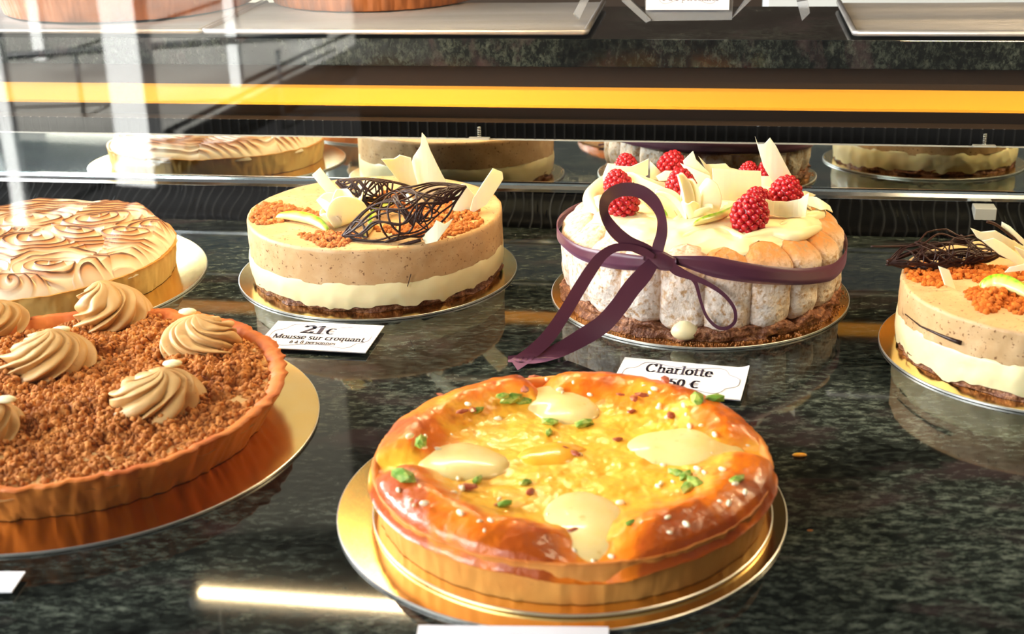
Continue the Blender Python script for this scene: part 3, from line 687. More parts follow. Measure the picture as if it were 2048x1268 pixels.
# ---- right mousse cake
rc = (.418, .962); RT = .0565; RR = .1105
board('cake_board', rc, .1235, 'gold board under the mousse cake cut off at the frame edge')
t = thing('mousse_cake', (rc[0], rc[1], .0022), 'mousse cake cut off by the frame edge, with one thick dark chocolate scribble', 'cake')
layer('croquant_base', t, rc, RR - .0018, .0024, lambda th: .009 + .0018 * fbm(np.cos(th) * 12, np.sin(th) * 12, 0, 3, 14), M_croq, wob=.0024, seed=14, nt=420, nz=6)
layer('cream_layer', t, rc, RR - .0004, lambda th: .0075 - .0048 * np.clip(fbm(np.cos(th) * 6, np.sin(th) * 6, 0, 3, 18), -.2, 1), .0310, M_cream, bulge=.0014, seed=16, wob=.0012, nt=360)
layer('caramel_mousse_layer', t, rc, RR, lambda th: .0285 + .0022 * fbm(np.cos(th) * 4, np.sin(th) * 4, 0, 2, 22), RT, M_mousse, seed=19, wob=.0008, nt=360)
P = np.concatenate([patch(1835, 545, 48, 20, 260, 11, RT), patch(1865, 560, 22, 16, 120, 12, RT), patch(1935, 545, 70, 16, 380, 13, RT, .006), patch(2000, 552, 60, 16, 300, 14, RT), patch(1985, 600, 52, 22, 520, 15, RT, .009), patch(2040, 612, 40, 14, 200, 16, RT), patch(1800, 535, 14, 10, 60, 17, RT), patch(2120, 560, 90, 30, 500, 18, RT)])
crumbs('biscuit_crumble', t, inside(P, rc, RR - .003), .0009, .0029, 2, lin(212, 118, 44), lin(160, 76, 22))
S = lambda pts, foot, **k: shard(t, pts, foot, RT, **k)
S([(1944, 458), (1962, 464), (1988, 459), (2052, 496), (2060, 530), (2040, 522), (1984, 484), (1966, 482), (1955, 476)], (2045, 525), yaw=-12, lean=-6, curl=.15)
S([(1966, 482), (1986, 476), (2004, 486), (2050, 520), (2046, 536), (1996, 508)], (2040, 540), yaw=-20, lean=10, curl=.1)
S([(2004, 444), (2020, 452), (2058, 488), (2054, 500), (2012, 462), (2003, 454)], (2050, 505), yaw=10, lean=0, curl=.2)
S([(1877, 532), (1896, 539), (1911, 578), (1888, 569)], (1900, 580), yaw=-10, lean=8, curl=.2)
S([(2012, 546), (2020, 534), (2048, 526), (2080, 530), (2080, 540), (2040, 540)], (2048, 552), yaw=-10, lean=10, curl=.3)
S([(2027, 492), (2050, 500), (2080, 508), (2080, 522), (2045, 516)], (2060, 530), yaw=5, lean=-5, curl=.2)
slice_(t, [(1960, 580), (1985, 578), (2020, 584), (2065, 600)], RT + .0005, .013, .016, seed=4)
net(t, (1776, 526), (2000, 505), 26, 52, (1900, 540), RT, 0, 8, 10, 13, 21, bulge=.010, r=.0007, thick=[([(1774, 524), (1800, 514), (1840, 500), (1900, 486), (1940, 484)], .0020), ([(1772, 530), (1820, 526), (1870, 508), (1930, 498), (1990, 510), (2030, 520)], .0009), ([(1742, 493), (1820, 492), (1900, 486), (1960, 498)], .0008)])
net(t, (1830, 508), (1995, 512), 22, 8, (1900, 535), RT, 0, 25, 6, 9, 25, bulge=.004, r=.0013)
mesh('chocolate_twig', *tube(catmull([on_plane(x, y, at(2045, 505, RT), facing(0, 0)) for x, y in [(1974, 443), (1990, 448), (2010, 462), (2045, 490)]], 5), .0013, 6), M_dchoc, t)
mesh('chocolate_fleck', *tube([on_cyl(x, y, rc, RR + .001) for x, y in [(1810, 628), (1840, 652), (1880, 670), (1905, 680), (1922, 686)]], [.0004, .0006, .0012, .0016, .0018], 6), M_dchoc, t)

# ---- charlotte
cc = (.168, 1.110)
board('cake_board', cc, .132, 'gold board dusted with sugar under the ribboned charlotte')
t = thing('charlotte_cake', (cc[0], cc[1], .0022), 'charlotte ringed with ladyfingers and tied with a plum satin ribbon', 'cake')
layer('croquant_base', t, cc, .1215, .0024, lambda th: .0135 + .0035 * fbm(np.cos(th) * 9, np.sin(th) * 9, 0, 4, 24), M_croq, wob=.0042, seed=24, nt=500, nz=7)
NF = 20
tan = lin(214, 158, 100); powd = lin(232, 218, 204); tbr = lin(214, 140, 72)
for k in range(NF):
    rng = random.Random(100 + k); a0 = 2 * math.pi * (k + .18) / NF; wd = .0205 * rng.uniform(.96, 1.04); h0 = .0095 + rng.uniform(-.002, .002) - (.0035 if k in (15, 16) else 0); h1 = .0770 + rng.uniform(-.002, .002)
    nv, na = 34, 40; V = np.zeros((na, nv, 3)); C = np.zeros((na, nv, 3))
    f = np.linspace(0, 1, nv)[None, :]; a = np.linspace(0, 2 * np.pi, na, endpoint=False)[:, None]
    q = (1 - np.abs(2 * f - 1) ** 7) ** .5 * .97 + .0001
    tx = wd * np.sign(np.cos(a)) * np.abs(np.cos(a)) ** .75 * q * (1 + .03 * np.sin(6 * f + k)); rd = .0125 * np.sign(np.sin(a)) * np.abs(np.sin(a)) ** .9 * q
    nse = .0009 * fbm(np.cos(a) * 2 + k * 9, np.sin(a) * 2 + f * 0, f * 7, 3, 31) + .0011 * fbm(np.cos(a) * 1 + k * 5, np.sin(a), f * 2.5, 2, 37)
    zz = h0 + (h1 - h0) * f + 0 * a
    top = sstep(.72, 1.0, f); Rr = .1095 + rd + nse * 1.3 - .013 * top ** 1.5 + .0015 * np.sin(np.pi * f)
    an = a0; er = np.array([math.cos(an), math.sin(an), 0]); et = np.array([-math.sin(an), math.cos(an), 0])
    V = np.array([cc[0], cc[1], 0]) + Rr[..., None] * er + (tx * (1 - .08 * top))[..., None] * et + np.stack([0 * zz, 0 * zz, zz], -1)
    n1 = fbm(np.cos(a) * 1.5 + k * 3, np.sin(a) * 1.5, f * 5, 4, 41)
    pw = np.clip(1.0 - sstep(.66, .92, f + .06 * n1) * (.35 if math.cos(a0) < -.15 else 1.0) - .45 * sstep(.08, .0, f + .03 * n1) + .25 * n1 - .05, 0, 1) * np.clip(.62 + .8 * np.clip(np.sin(a), 0, 1), 0, 1)
    C = powd * pw[..., None] + (tan * (1 - top)[..., None] + tbr * top[..., None]) * (1 - pw)[..., None]
    Vv = V.reshape(-1, 3); Ff = grid_faces(na, nv, True)
    mesh('ladyfinger', Vv, Ff, M_lady, t, col=C.reshape(-1, 3))
def cream_z(X, Y, Rg, T):
    sw = np.sin(Rg * 9 + T * 2 + 1.2 * vn(X * 30, Y * 30, seed=52)) * .0022
    e = np.clip((1 - Rg) / .14, 0, 1) ** .5
    return .0705 + .0085 * e + (.004 * (1 - Rg ** 2) + sw + .0028 * fbm(X * 32, Y * 32, 0, 3, 51)) * e
heightfield('whipped_cream', cc, .1035, 90, 300, cream_z, M_whip, t, fr=lambda T: 1 + .045 * fbm(np.cos(T) * 3, np.sin(T) * 3, 0, 3, 55) + .02 * np.sin(T * 13))
CT = .083
# cream folds on top
for k, (pts, rr) in enumerate([([(1230, 462), (1270, 448), (1310, 458), (1330, 480)], .006), ([(1360, 480), (1400, 468), (1440, 462), (1490, 478)], .0065), ([(1480, 480), (1540, 468), (1590, 472), (1640, 455)], .0065), ([(1195, 430), (1180, 400), (1200, 372), (1225, 350)], .0075),
                              ([(1560, 452), (1600, 440), (1638, 430), (1640, 410)], .006), ([(1270, 428), (1300, 440), (1350, 450), (1400, 450)], .006), ([(1430, 450), (1480, 455), (1540, 452)], .0055)]):
    c_ = catmull([at(x, y, CT - .006) for x, y in pts], 8); n_ = len(c_)
    mesh('cream_fold', *tube(c_, [rr * (.35 + .65 * math.sin(math.pi * (i + .5) / n_)) for i in range(n_)], 12), M_whip, t)
# cream drip at the foot
dp = on_cyl(1372, 672, cc, .1225)
th_ = np.linspace(0, 2 * np.pi, 24, endpoint=False)
V = []; 
for j in range(10):
    f = j / 9; R_ = .0135 * math.sin(math.pi * (f * .985 + .0075)) ** .6 * (1 - .40 * f); 
    for a in th_: V.append((dp.x + R_ * math.cos(a) * (1.1), dp.y + .003 + R_ * math.sin(a) * .7 , .0030 + f * .019))
mesh('cream_drip', np.array(V), [(j * 24 + i, j * 24 + (i + 1) % 24, (j + 1) * 24 + (i + 1) % 24, (j + 1) * 24 + i) for j in range(9) for i in range(24)] + [tuple(range(24))[::-1], tuple(range(216, 240))], M_whip, t)
# raspberries
def raspberry_mesh():
    bm = bmesh.new(); bmesh.ops.create_icosphere(bm, subdivisions=2, radius=1); bv = np.array([v.co[:] for v in bm.verts]); bf = np.array([[v.index for v in f.verts] for f in bm.faces]); bm.free()
    V = [bv * np.array([.0098, .0098, .0115])]; F = [bf]; o_ = len(bv); N = 78; rng = random.Random(5)
    for i in range(N):
        z = 1 - 1.85 * (i + .5) / N; r = math.sqrt(max(0, 1 - z * z)); a = i * 2.39996
        pos = np.array([r * math.cos(a) * .0094 * (1 - .18 * max(z, 0)), r * math.sin(a) * .0094 * (1 - .18 * max(z, 0)), z * .0112])
        V.append(bv * (.00225 * rng.uniform(.92, 1.1)) + pos); F.append(bf + o_); o_ += len(bv)
    return np.concatenate(V), np.concatenate(F)
rv, rf_ = raspberry_mesh(); rproto = None
for k, (x, y, zz, sc_, rx, rz) in enumerate([(1246, 404, .010, 1.10, .3, 0), (1236, 372, .012, 1.0, -.2, 1), (1343, 334, .012, 1.05, .5, 2), (1362, 372, .011, 1.05, .1, 3), (1500, 428, .011, 1.20, -.2, 4), (1516, 404, .011, .95, .4, 5), (1572, 388, .012, 1.12, .2, 6), (1252, 336, .006, .9, .2, 2.5), (1538, 346, .008, .9, .2, 1.5), (1497, 345, .004, .7, .1, .5)]):
    p = at(x, y, CT + .009)
    if rproto is None:
        me = bpy.data.meshes.new('raspberry'); me.from_pydata(rv.tolist(), [], rf_.tolist()); me.polygons.foreach_set('use_smooth', [True] * len(me.polygons)); me.materials.append(M_rasp)
        rproto = bpy.data.objects.new('raspberry', me); o = rproto
    else: o = rproto.copy()
    sc.collection.objects.link(o); o.parent = t; o.location = p - root_loc(t); o.rotation_euler = (rx, rx * .7, rz); o.scale = (sc_ * 1.2,) * 3
S = lambda pts, foot, **k: shard(t, pts, foot, CT - .002, **k)
S([(1510, 275), (1516, 290), (1528, 288), (1540, 274), (1552, 290), (1608, 398), (1560, 388), (1526, 330)], (1585, 400), yaw=8, lean=-8, curl=.25)
S([(1425, 337), (1522, 342), (1524, 388), (1525, 404), (1470, 412), (1428, 392)], (1476, 408), yaw=-4, lean=10, curl=.12)
S([(1530, 396), (1545, 402), (1575, 404), (1600, 398), (1617, 384), (1610, 432), (1575, 436), (1534, 428)], (1575, 437), yaw=6, lean=6, curl=-.3)
S([(1224, 331), (1262, 332), (1297, 318), (1296, 350), (1262, 365), (1226, 355)], (1262, 368), yaw=8, lean=-4, curl=.15)
S([(1206, 350), (1216, 326), (1232, 328), (1222, 350), (1206, 364)], (1216, 366), yaw=20, lean=0, curl=.2)
S([(1346, 308), (1360, 320), (1370, 342), (1366, 352), (1352, 336)], (1366, 354), yaw=-25, lean=0, curl=.2)
S([(1366, 322), (1386, 301), (1392, 318), (1418, 345), (1424, 366), (1400, 370), (1372, 345)], (1400, 368), yaw=6, lean=0, curl=.2)
S([(1398, 313), (1412, 328), (1450, 326), (1458, 334), (1480, 340), (1491, 334), (1488, 344), (1430, 352), (1424, 362)], (1440, 362), yaw=-8, lean=0, curl=.2)
S([(1360, 326), (1420, 352), (1424, 370), (1390, 366)], (1402, 374), yaw=10, lean=20, curl=.1)
S([(1260, 345), (1280, 350), (1340, 372), (1335, 392), (1290, 388), (1270, 366)], (1306, 392), yaw=10, lean=25, curl=.15)
S([(1250, 344), (1266, 345), (1290, 360), (1336, 378), (1338, 400), (1296, 398)], (1316, 404), yaw=20, lean=35, curl=.15)
S([(1312, 352), (1330, 342), (1372, 346), (1340, 362), (1318, 362)], (1340, 368), yaw=0, lean=30, curl=.2)
S([(1524, 392), (1536, 376), (1552, 371), (1568, 369), (1560, 377), (1544, 388), (1528, 398)], (1535, 398), yaw=-10, lean=10, curl=.2)
S([(1600, 384), (1610, 382), (1632, 390), (1624, 394), (1606, 396)], (1612, 398), yaw=0, lean=20, curl=.2)
S([(1606, 392), (1630, 396), (1660, 412), (1666, 424), (1652, 420), (1640, 422), (1618, 412)], (1640, 424), yaw=-20, lean=40, curl=.2)
S([(1522, 352), (1540, 352), (1556, 366), (1530, 380), (1522, 378)], (1536, 380), yaw=0, lean=5, curl=.2)
S([(1300, 322), (1330, 352), (1330, 362), (1300, 358)], (1316, 362), yaw=0, lean=15, curl=.2)
for k in range(26):     # small curls between
    rng = random.Random(900 + k); x = rng.uniform(1350, 1500) if k < 16 else rng.uniform(1220, 1330); y = rng.uniform(400, 440) if k < 16 else rng.uniform(372, 398)
    a = rng.uniform(0, 3.14); l = rng.uniform(12, 24)
    S([(x - l * math.cos(a), y - l * .5 * math.sin(a)), (x + 3, y - 7), (x + l * math.cos(a), y + l * .5 * math.sin(a)), (x - 2, y + 6)], (x, y + 4), yaw=rng.uniform(-40, 40), lean=rng.uniform(10, 50), curl=.3)
fl = at(1380, 440, CT - .002)
petal(t, fl + Vector((-.004, .002, 0)), 172, 62, .036, .016, .8, curlback=70)
petal(t, fl + Vector((-.003, .001, 0)), 140, 82, .040, .015, .8, curlback=20)
petal(t, fl + Vector((.002, .003, 0)), 40, 66, .038, .030, -.9, curlback=25)
petal(t, fl + Vector((0, -.003, 0)), 250, 60, .024, .016, .8, curlback=20)
petal(t, fl + Vector((.0, .004, 0)), 100, 75, .034, .018, .8)
petal(t, fl + Vector((.002, .0, 0)), 330, 35, .022, .016, .8)
slice_(t, [(1276, 394), (1292, 408), (1312, 425), (1334, 436)], CT, .010, .009, seed=2)
slice_(t, [(1386, 452), (1412, 446), (1444, 436), (1480, 412)], CT + .001, .007, .008, seed=6)
# ribbon
def ribbon(name, parent, C, fy, tw=0.0, m=M_ribbon, sub=5, lay=True):
    """C = [(x, y, width, depth twist)] in pixels along the ribbon; fy(u) = world depth of each step"""
    P = catmull([(c[0], c[1], c[2]) for c in C], sub); n = len(P); V = []
    T = catmull([(c[3] if len(c) > 3 else 0, 0, 0) for c in C], sub)
    for i in range(n):
        u = i / (n - 1); t_ = P[min(i + 1, n - 1)] - P[max(i - 1, 0)]; nx_, ny_ = -t_[1], t_[0]; l = math.hypot(nx_, ny_) + 1e-9; nx_ /= l; ny_ /= l
        row = []
        for k in range(5):
            q = k / 4 - .5; x = P[i][0] + nx_ * P[i][2] * q; y = P[i][1] + ny_ * P[i][2] * q
            p = on_plane(x, y, (0, fy(u) + T[i][0] * q, 0), (0, 1, 0))
            if lay and p.z < .0045 and p.y > .95: 
                g_ = at(x, y, .0030)
                p = g_ if math.hypot(g_.x - cc[0], g_.y - cc[1]) < .133 or p.z < .0015 else p
            elif lay and p.z < .0010: p = at(x, y, .0010)
            row.append(p)
        V += row
    o = mesh(name, V, grid_faces(n, 5), m, parent); return o
rb = thing('ribbon', (0, 0, 0), None, None); rb.parent = t; rb.location = (0, 0, 0)
RB = .1262
def band_edges():
    up = [(1130, 473), (1164, 493), (1201, 500), (1246, 506), (1290, 512), (1364, 511), (1424, 511), (1498, 526), (1609, 537), (1667, 527)]
    lo = [(1131, 497), (1157, 517), (1186, 528), (1238, 539), (1290, 540), (1350, 526), (1424, 554), (1512, 567), (1609, 569), (1663, 561)]
    def prof(L):
        out = []
        for x, y in L:
            p = on_cyl(x, y, cc, RB); out.append((math.atan2(p.y - cc[1], p.x - cc[0]), p.z))
        return out
    U_, L_ = prof(up), prof(lo)
    N = 240; V = []
    th = np.linspace(-math.pi, math.pi, N, endpoint=False)
    def interp(Lp):
        a = np.array([q[0] for q in Lp]); z = np.array([q[1] for q in Lp]); a = np.unwrap(a); 
        o_ = np.argsort(a); a = a[o_]; z = z[o_]
        a = np.concatenate([a, [a[0] + 2 * math.pi]]); z = np.concatenate([z, [z[0]]]); base = a[0]
        return np.interp(np.mod(th - base, 2 * math.pi) + base, a, z)
    zu, zl = interp(U_), interp(L_)
    for _ in range(3):
        zu = (np.roll(zu, 1) + zu + np.roll(zu, -1)) / 3; zl = (np.roll(zl, 1) + zl + np.roll(zl, -1)) / 3
    for i in range(N):
        for k in range(4):
            V.append((cc[0] + RB * math.cos(th[i]), cc[1] + RB * math.sin(th[i]), zu[i] + (zl[i] - zu[i]) * k / 3))
    return V, grid_faces(N, 4, True)
o = mesh('band', *band_edges(), M_ribbon, rb); md = o.modifiers.new('thick', 'SOLIDIFY'); md.thickness = .0005
Kp = on_cyl(1318, 515, cc, RB + .003); ky = Kp.y
ribbon('bow_loop', rb, [(1316, 514, 20), (1290, 500, 26), (1256, 484, 26), (1226, 458, 25), (1208, 425, 18, .006), (1214, 396, 24, .012), (1242, 380, 27, .012), (1278, 382, 27, .010), (1306, 402, 26, .006), (1322, 432, 19, .004), (1324, 464, 22), (1317, 492, 24), (1312, 512, 20)], lambda u: ky - .004 - .014 * math.sin(math.pi * u), lay=False)
ge = at(1030, 722, 0).y
ribbon('ribbon_tail', rb, [(1310, 520, 22), (1288, 548, 34), (1262, 578, 36), (1238, 612, 36), (1206, 648, 37), (1166, 674, 36), (1118, 700, 30), (1068, 716, 22), (1016, 718, 12)], lambda u: ky - .006 + (ge - ky + .006) * u ** .8)
ribbon('ribbon_tail', rb, [(1308, 514, 10), (1286, 502, 14), (1258, 495, 15), (1230, 496, 17), (1206, 510, 20), (1186, 534, 24), (1158, 578, 26), (1128, 628, 26), (1096, 674, 28), (1062, 706, 27), (1028, 730, 26)], lambda u: ky - .010 + (ge - ky + .008) * max(0, u - .12) / .88)
ribbon('bow_loop', rb, [(1332, 522, 12), (1352, 540, 20), (1378, 552, 14), (1412, 566, 10), (1446, 588, 8), (1468, 616, 7), (1470, 642, 7), (1454, 656, 7), (1434, 654, 7), (1414, 634, 6), (1402, 604, 6), (1392, 568, 8), (1380, 552, 10)], lambda u: ky - .006 - .006 * math.sin(math.pi * u) + .004 * u, lay=False)
kn = []
for a, r_ in ((0, .0072), (1, .0055)):
    pass
V = []; nk = 16
for i in range(10):
    f = i / 9; 
    for j in range(nk):
        an = 2 * math.pi * j / nk; rr = .0085 * (.55 + .45 * math.sin(math.pi * f)) * (1 + .12 * math.sin(3 * an + 2 * f))
        V.append((Kp.x - .013 + .026 * f, Kp.y - .004 + rr * .55 * math.cos(an), Kp.z + (f - .5) * -.009 + rr * .95 * math.sin(an)))
mesh('knot', np.array(V), [(i * nk + j, i * nk + (j + 1) % nk, (i + 1) * nk + (j + 1) % nk, (i + 1) * nk + j) for i in range(9) for j in range(nk)] + [tuple(range(nk)), tuple(range(9 * nk, 10 * nk))[::-1]], M_ribbon, rb)
# sugar and praline specks on the board
rng = np.random.RandomState(8); a = rng.uniform(math.pi * 1.15, math.pi * 1.98, 420); q = .1225 + .0075 * rng.rand(420) ** 1.6
o = crumbs('praline_dust', None, np.stack([cc[0] + q * np.cos(a), cc[1] + q * np.sin(a), np.full(420, .0025)], 1), .0003, .0008, 3, lin(200, 140, 90), lin(110, 60, 30)); tag(o, 'fine praline dust scattered on the gold board in front of the charlotte', 'crumbs', kind='stuff')

# ---- meringue tart
ec = (-.458, 1.190)
board('cake_board', ec, .165, 'wide gold board under the toasted meringue tart')
t = thing('meringue_tart', (ec[0], ec[1], .0022), 'meringue tart with toasted swirled top on the gold board by the wall', 'tart')
crust(t, ec, .0024, .1345, .1385, .0260, .007, 0, 0, .0008, 61, lin(226, 188, 112), lin(205, 140, 60), rim_brown=.55)
rng = np.random.RandomState(12)
cen = [at(x, y, .045) for x, y in [(205, 440), (262, 470), (60, 490), (60, 440), (150, 475), (315, 455), (110, 530), (200, 530), (-60, 470), (-80, 540), (20, 560), (280, 520)]]
cen = np.array([(p.x - ec[0], p.y - ec[1]) for p in cen]); sgn = np.array([1, 1, -1, 1, -1, 1, 1, -1, 1, -1, 1, -1])
def swirl(X, Y):
    """phase field of spiral grooves around several centres, warped"""
    wx = X + .007 * vn(X * 22, Y * 22, seed=71) + .002 * vn(X * 70, Y * 70, seed=72); wy = Y + .007 * vn(X * 22, Y * 22, seed=73) + .002 * vn(X * 70, Y * 70, seed=74)
    best = np.full(X.shape, 1e9); ph = np.zeros(X.shape)
    for (a, b), s in zip(cen, sgn):
        d = np.hypot((wx - a) * .8, (wy - b) * 1.15); an = np.arctan2(wy - b, wx - a)
        m_ = d < best; best = np.where(m_, d, best); ph = np.where(m_, d / .0090 + s * an / (2 * np.pi) * 1.0, ph)
    return ph, best
def mer_parts(X, Y, Rg):
    ph, best = swirl(X, Y); fr = ph - np.floor(ph)
    ridge = np.where(fr < .78, fr / .78, (1 - fr) / .22)         # saw: gentle rise, steep fall
    return ridge, best
def mer_z(X, Y, Rg, T):
    ridge, best = mer_parts(X, Y, Rg); e = np.clip((1 - Rg) / .10, 0, 1) ** .55
    dome = .0245 + .0150 * e + .0050 * (1 - Rg ** 2)
    return dome + e * (.0042 * ridge ** 1.4 + .0060 * np.exp(-(best / .018) ** 2) + .0022 * fbm(X * 35, Y * 35, 0, 2, 77))
def mer_c(X, Y, Rg, T, Z):
    ridge, best = mer_parts(X, Y, Rg); n = fbm(X * 40, Y * 40, 0, 3, 79)
    line = sstep(.70, .90, ridge) * np.clip(.95 + n, .35, 1); glow = sstep(.0, .8, ridge) * np.clip(.85 + .8 * n, 0, 1)
    e = sstep(1.0, .93, Rg); line = line * e * np.clip(e + .1, 0, 1); glow = glow * e
    base = lin(232, 214, 184); am = lin(216, 132, 54); dk = lin(58, 26, 14)
    C = base * (1 - .85 * glow[..., None]) + am * .85 * glow[..., None]
    return C * (1 - .9 * line[..., None]) + dk * .9 * line[..., None]
heightfield('meringue', ec, .1360, 460, 1700, mer_z, M_merin, t, mer_c, fr=lambda T: 1 + .012 * np.sin(T * 9) + .02 * fbm(np.cos(T) * 4, np.sin(T) * 4, 0, 2, 80))

# ---- crumble tart
kc = (-.3175, .863)
board('cake_board', kc, .175, 'largest gold board, under the crumble tart with cream rosettes')
t = thing('crumble_tart', (kc[0], kc[1], .0022), 'large tart covered in brown crumble and piped coffee cream rosettes', 'tart')
KR = .1535
crust(t, kc, .0024, .1340, KR, .0310, .014, 44, .0013, .0010, 81, lin(222, 132, 52), lin(184, 88, 28), rim_brown=.45, wob=.0018)
heightfield('cream_filling', kc, KR - .006, 60, 300, lambda X, Y, Rg, T: .0275 + .002 * fbm(X * 50, Y * 50, 0, 3, 83) - .003 * sstep(.93, 1, Rg), M_rose, t)
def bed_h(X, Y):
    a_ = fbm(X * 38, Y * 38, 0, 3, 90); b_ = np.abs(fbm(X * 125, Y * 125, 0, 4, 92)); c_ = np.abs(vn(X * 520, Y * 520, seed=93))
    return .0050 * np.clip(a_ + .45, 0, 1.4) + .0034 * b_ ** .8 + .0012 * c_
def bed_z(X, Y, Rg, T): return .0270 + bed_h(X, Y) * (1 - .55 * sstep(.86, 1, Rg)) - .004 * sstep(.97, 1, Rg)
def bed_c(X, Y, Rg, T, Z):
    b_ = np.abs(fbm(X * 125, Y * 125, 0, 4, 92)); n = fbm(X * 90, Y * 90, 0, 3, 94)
    k = np.clip(b_ * 1.1 + .25 * n, 0, 1)[..., None]; C = lin(134, 72, 30) * (1 - k) + lin(206, 136, 70) * k  # gap shade and mound highlights put into the colour by height
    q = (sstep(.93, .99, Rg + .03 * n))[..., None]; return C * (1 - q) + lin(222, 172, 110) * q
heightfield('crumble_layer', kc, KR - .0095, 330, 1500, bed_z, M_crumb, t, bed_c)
N_ = 6500; a = rng.uniform(0, 2 * np.pi, N_); q = np.sqrt(rng.uniform(0, 1, N_)) * (KR - .0115); px_ = q * np.cos(a); py_ = q * np.sin(a)
pz = .0270 + bed_h(px_, py_) * (1 - .55 * sstep(.86, 1, q / (KR - .0095))) + .0003
crumbs('biscuit_crumble', t, np.stack([kc[0] + px_, kc[1] + py_, pz], 1), .0004, .0026, 4, lin(208, 136, 70), lin(150, 84, 36))
def rosette(c, R, H, n, twist, lean, seed):
    nu, nv = 168, 40; u = np.linspace(0, 2 * np.pi, nu, endpoint=False)[:, None]; v = np.linspace(0, 1, nv)[None, :]
    rad = R * (1 - v ** 1.5) ** .75 * (1 + .05 * fbm(np.cos(u) * 1.5, np.sin(u) * 1.5, v * 2, 2, seed))
    cu_ = u + twist * (v ** .75) + .30 * vn(np.cos(u) * 1.3, np.sin(u) * 1.3, v * 3, seed)
    k = np.abs(np.cos(n * u / 2 + .5 * vn(np.cos(u) * 2, np.sin(u) * 2, 0, seed + 1))); rad = rad * (.80 + .32 * k ** .7 * (1 - .35 * v) * (.75 + .5 * vn(np.cos(u) * 3, np.sin(u) * 3, v * 1.5, seed + 2)))
    z = H * (v ** .72) + .0022 * k * (1 - v) ; z = z - .003 * (1 - v) ** 6
    X = rad * np.cos(cu_) + lean[0] * v ** 1.5; Y = rad * np.sin(cu_) + lean[1] * v ** 1.5
    Z = z + .0006 * fbm(X * 120, Y * 120, v * 3, 2, seed)
    V = np.stack([c[0] + X, c[1] + Y, c[2] + Z], -1).reshape(-1, 3)
    return V, grid_faces(nu, nv, True)
for k, (x, y, R, H, tw, ln) in enumerate([(226, 632, .0310, .030, 2.3, (-.008, .002)), (402, 690, .0320, .024, -2.4, (-.002, .002)), (96, 725, .0325, .026, 2.4, (.004, .002)), (312, 802, .0325, .024, 2.0, (.006, 0)), (-12, 648, .0270, .020, 2.2, (.004, 0)), (-46, 860, .0300, .022, 2.4, (.004, 0)), (-130, 745, .029, .022, -2.2, (0, 0)), (120, 560, .027, .022, 2.2, (0, 0)) if 0 else (-160, 900, .029, .022, 2.2, (0, 0))]):
    p = at(x, y, .0315); mesh('cream_rosette', *rosette((p.x, p.y, .0312), R, H, 10, tw, ln, 200 + k), M_rose, t)
for (x, y) in [(123, 660), (375, 624), (345, 728), (12, 800)]:
    p = at(x, y, .050); bm = bmesh.new(); bmesh.ops.create_icosphere(bm, subdivisions=2, radius=.0052); V = np.array([v.co[:] for v in bm.verts]) * [1.4, .8, .5]; F = [tuple(v.index for v in f.verts) for f in bm.faces]; bm.free()
    mesh('almond_chip', V + np.array([p.x, p.y, .0505]), F, M_wchoc, t)

# ---- pear tart on two boards
pc = (.028, .7368)
board('cake_board', pc, .1414, 'large gold board lying under the smaller board of the pear tart')
pi_ = (.0347, .7328); board('cake_board', pi_, .1252, 'smaller gold board directly under the pear tart', .0026, .0020)
t = thing('pear_tart', (pi_[0], pi_[1], .0046), 'glazed golden pear tart with pistachio pieces, nearest tart to the glass', 'tart')
PR = .1252; pcx = (.0350, .7385)
crust(t, pcx, .0048, .1215, .1248, .0270, .006, 0, 0, .0006, 91, lin(232, 158, 76), lin(206, 112, 38), rim_brown=.45, wob=.0006)
PZ = .0365
pears = []
for (x, y, wide) in [(1130, 805, 1), (918, 905, 1), (1375, 878, 1.1), (1180, 1045, 1.15)]:
    p = at(x, y, PZ); pears.append((p.x - pcx[0], p.y - pcx[1], wide))
ang = [math.atan2(b, a) for a, b, _ in pears]
# where each pear meets the rim, in the tart's own plane
notch = [at(1082, 750, PZ + .004), at(752, 925, PZ), at(1508, 884, PZ + .002), at(1195, 1130, PZ - .004)]
nang = [math.atan2(p.y - pcx[1], p.x - pcx[0]) for p in notch]
def adiff(T, a): return np.arctan2(np.sin(T - a), np.cos(T - a))
def bake_parts(X, Y, Rg, T):
    pf = np.exp(-((Rg - .80) / .15) ** 2) + .55 * sstep(.62, .85, Rg) * sstep(1.03, .9, Rg)
    gap = 0 * T
    for a, w_, st in zip(nang, (.085, .13, .13, .20), (1, .8, .95, 1)): gap = np.maximum(gap, st * np.exp(-(adiff(T, a) / w_) ** 2))
    near = 0 * T
    for (a, b, w_) in pears:
        d = np.hypot(X - a * .95, Y - b * .95) / (.033 * w_); near = np.maximum(near, np.exp(-d ** 4))
    return pf * (1 - gap), gap, near
def bake_z(X, Y, Rg, T):
    pf, gap, near = bake_parts(X, Y, Rg, T); e = sstep(1.0, .93, Rg)
    base = .0315 + .0080 * pf - .0004 * near + .0013 * fbm(X * 48, Y * 48, 0, 4, 95) - .0045 * gap * sstep(.75, 1, Rg)
    dr = .0085 * sstep(.95, 1.0, Rg) ** 1.3
    return base - dr * (1 - .0 * gap)
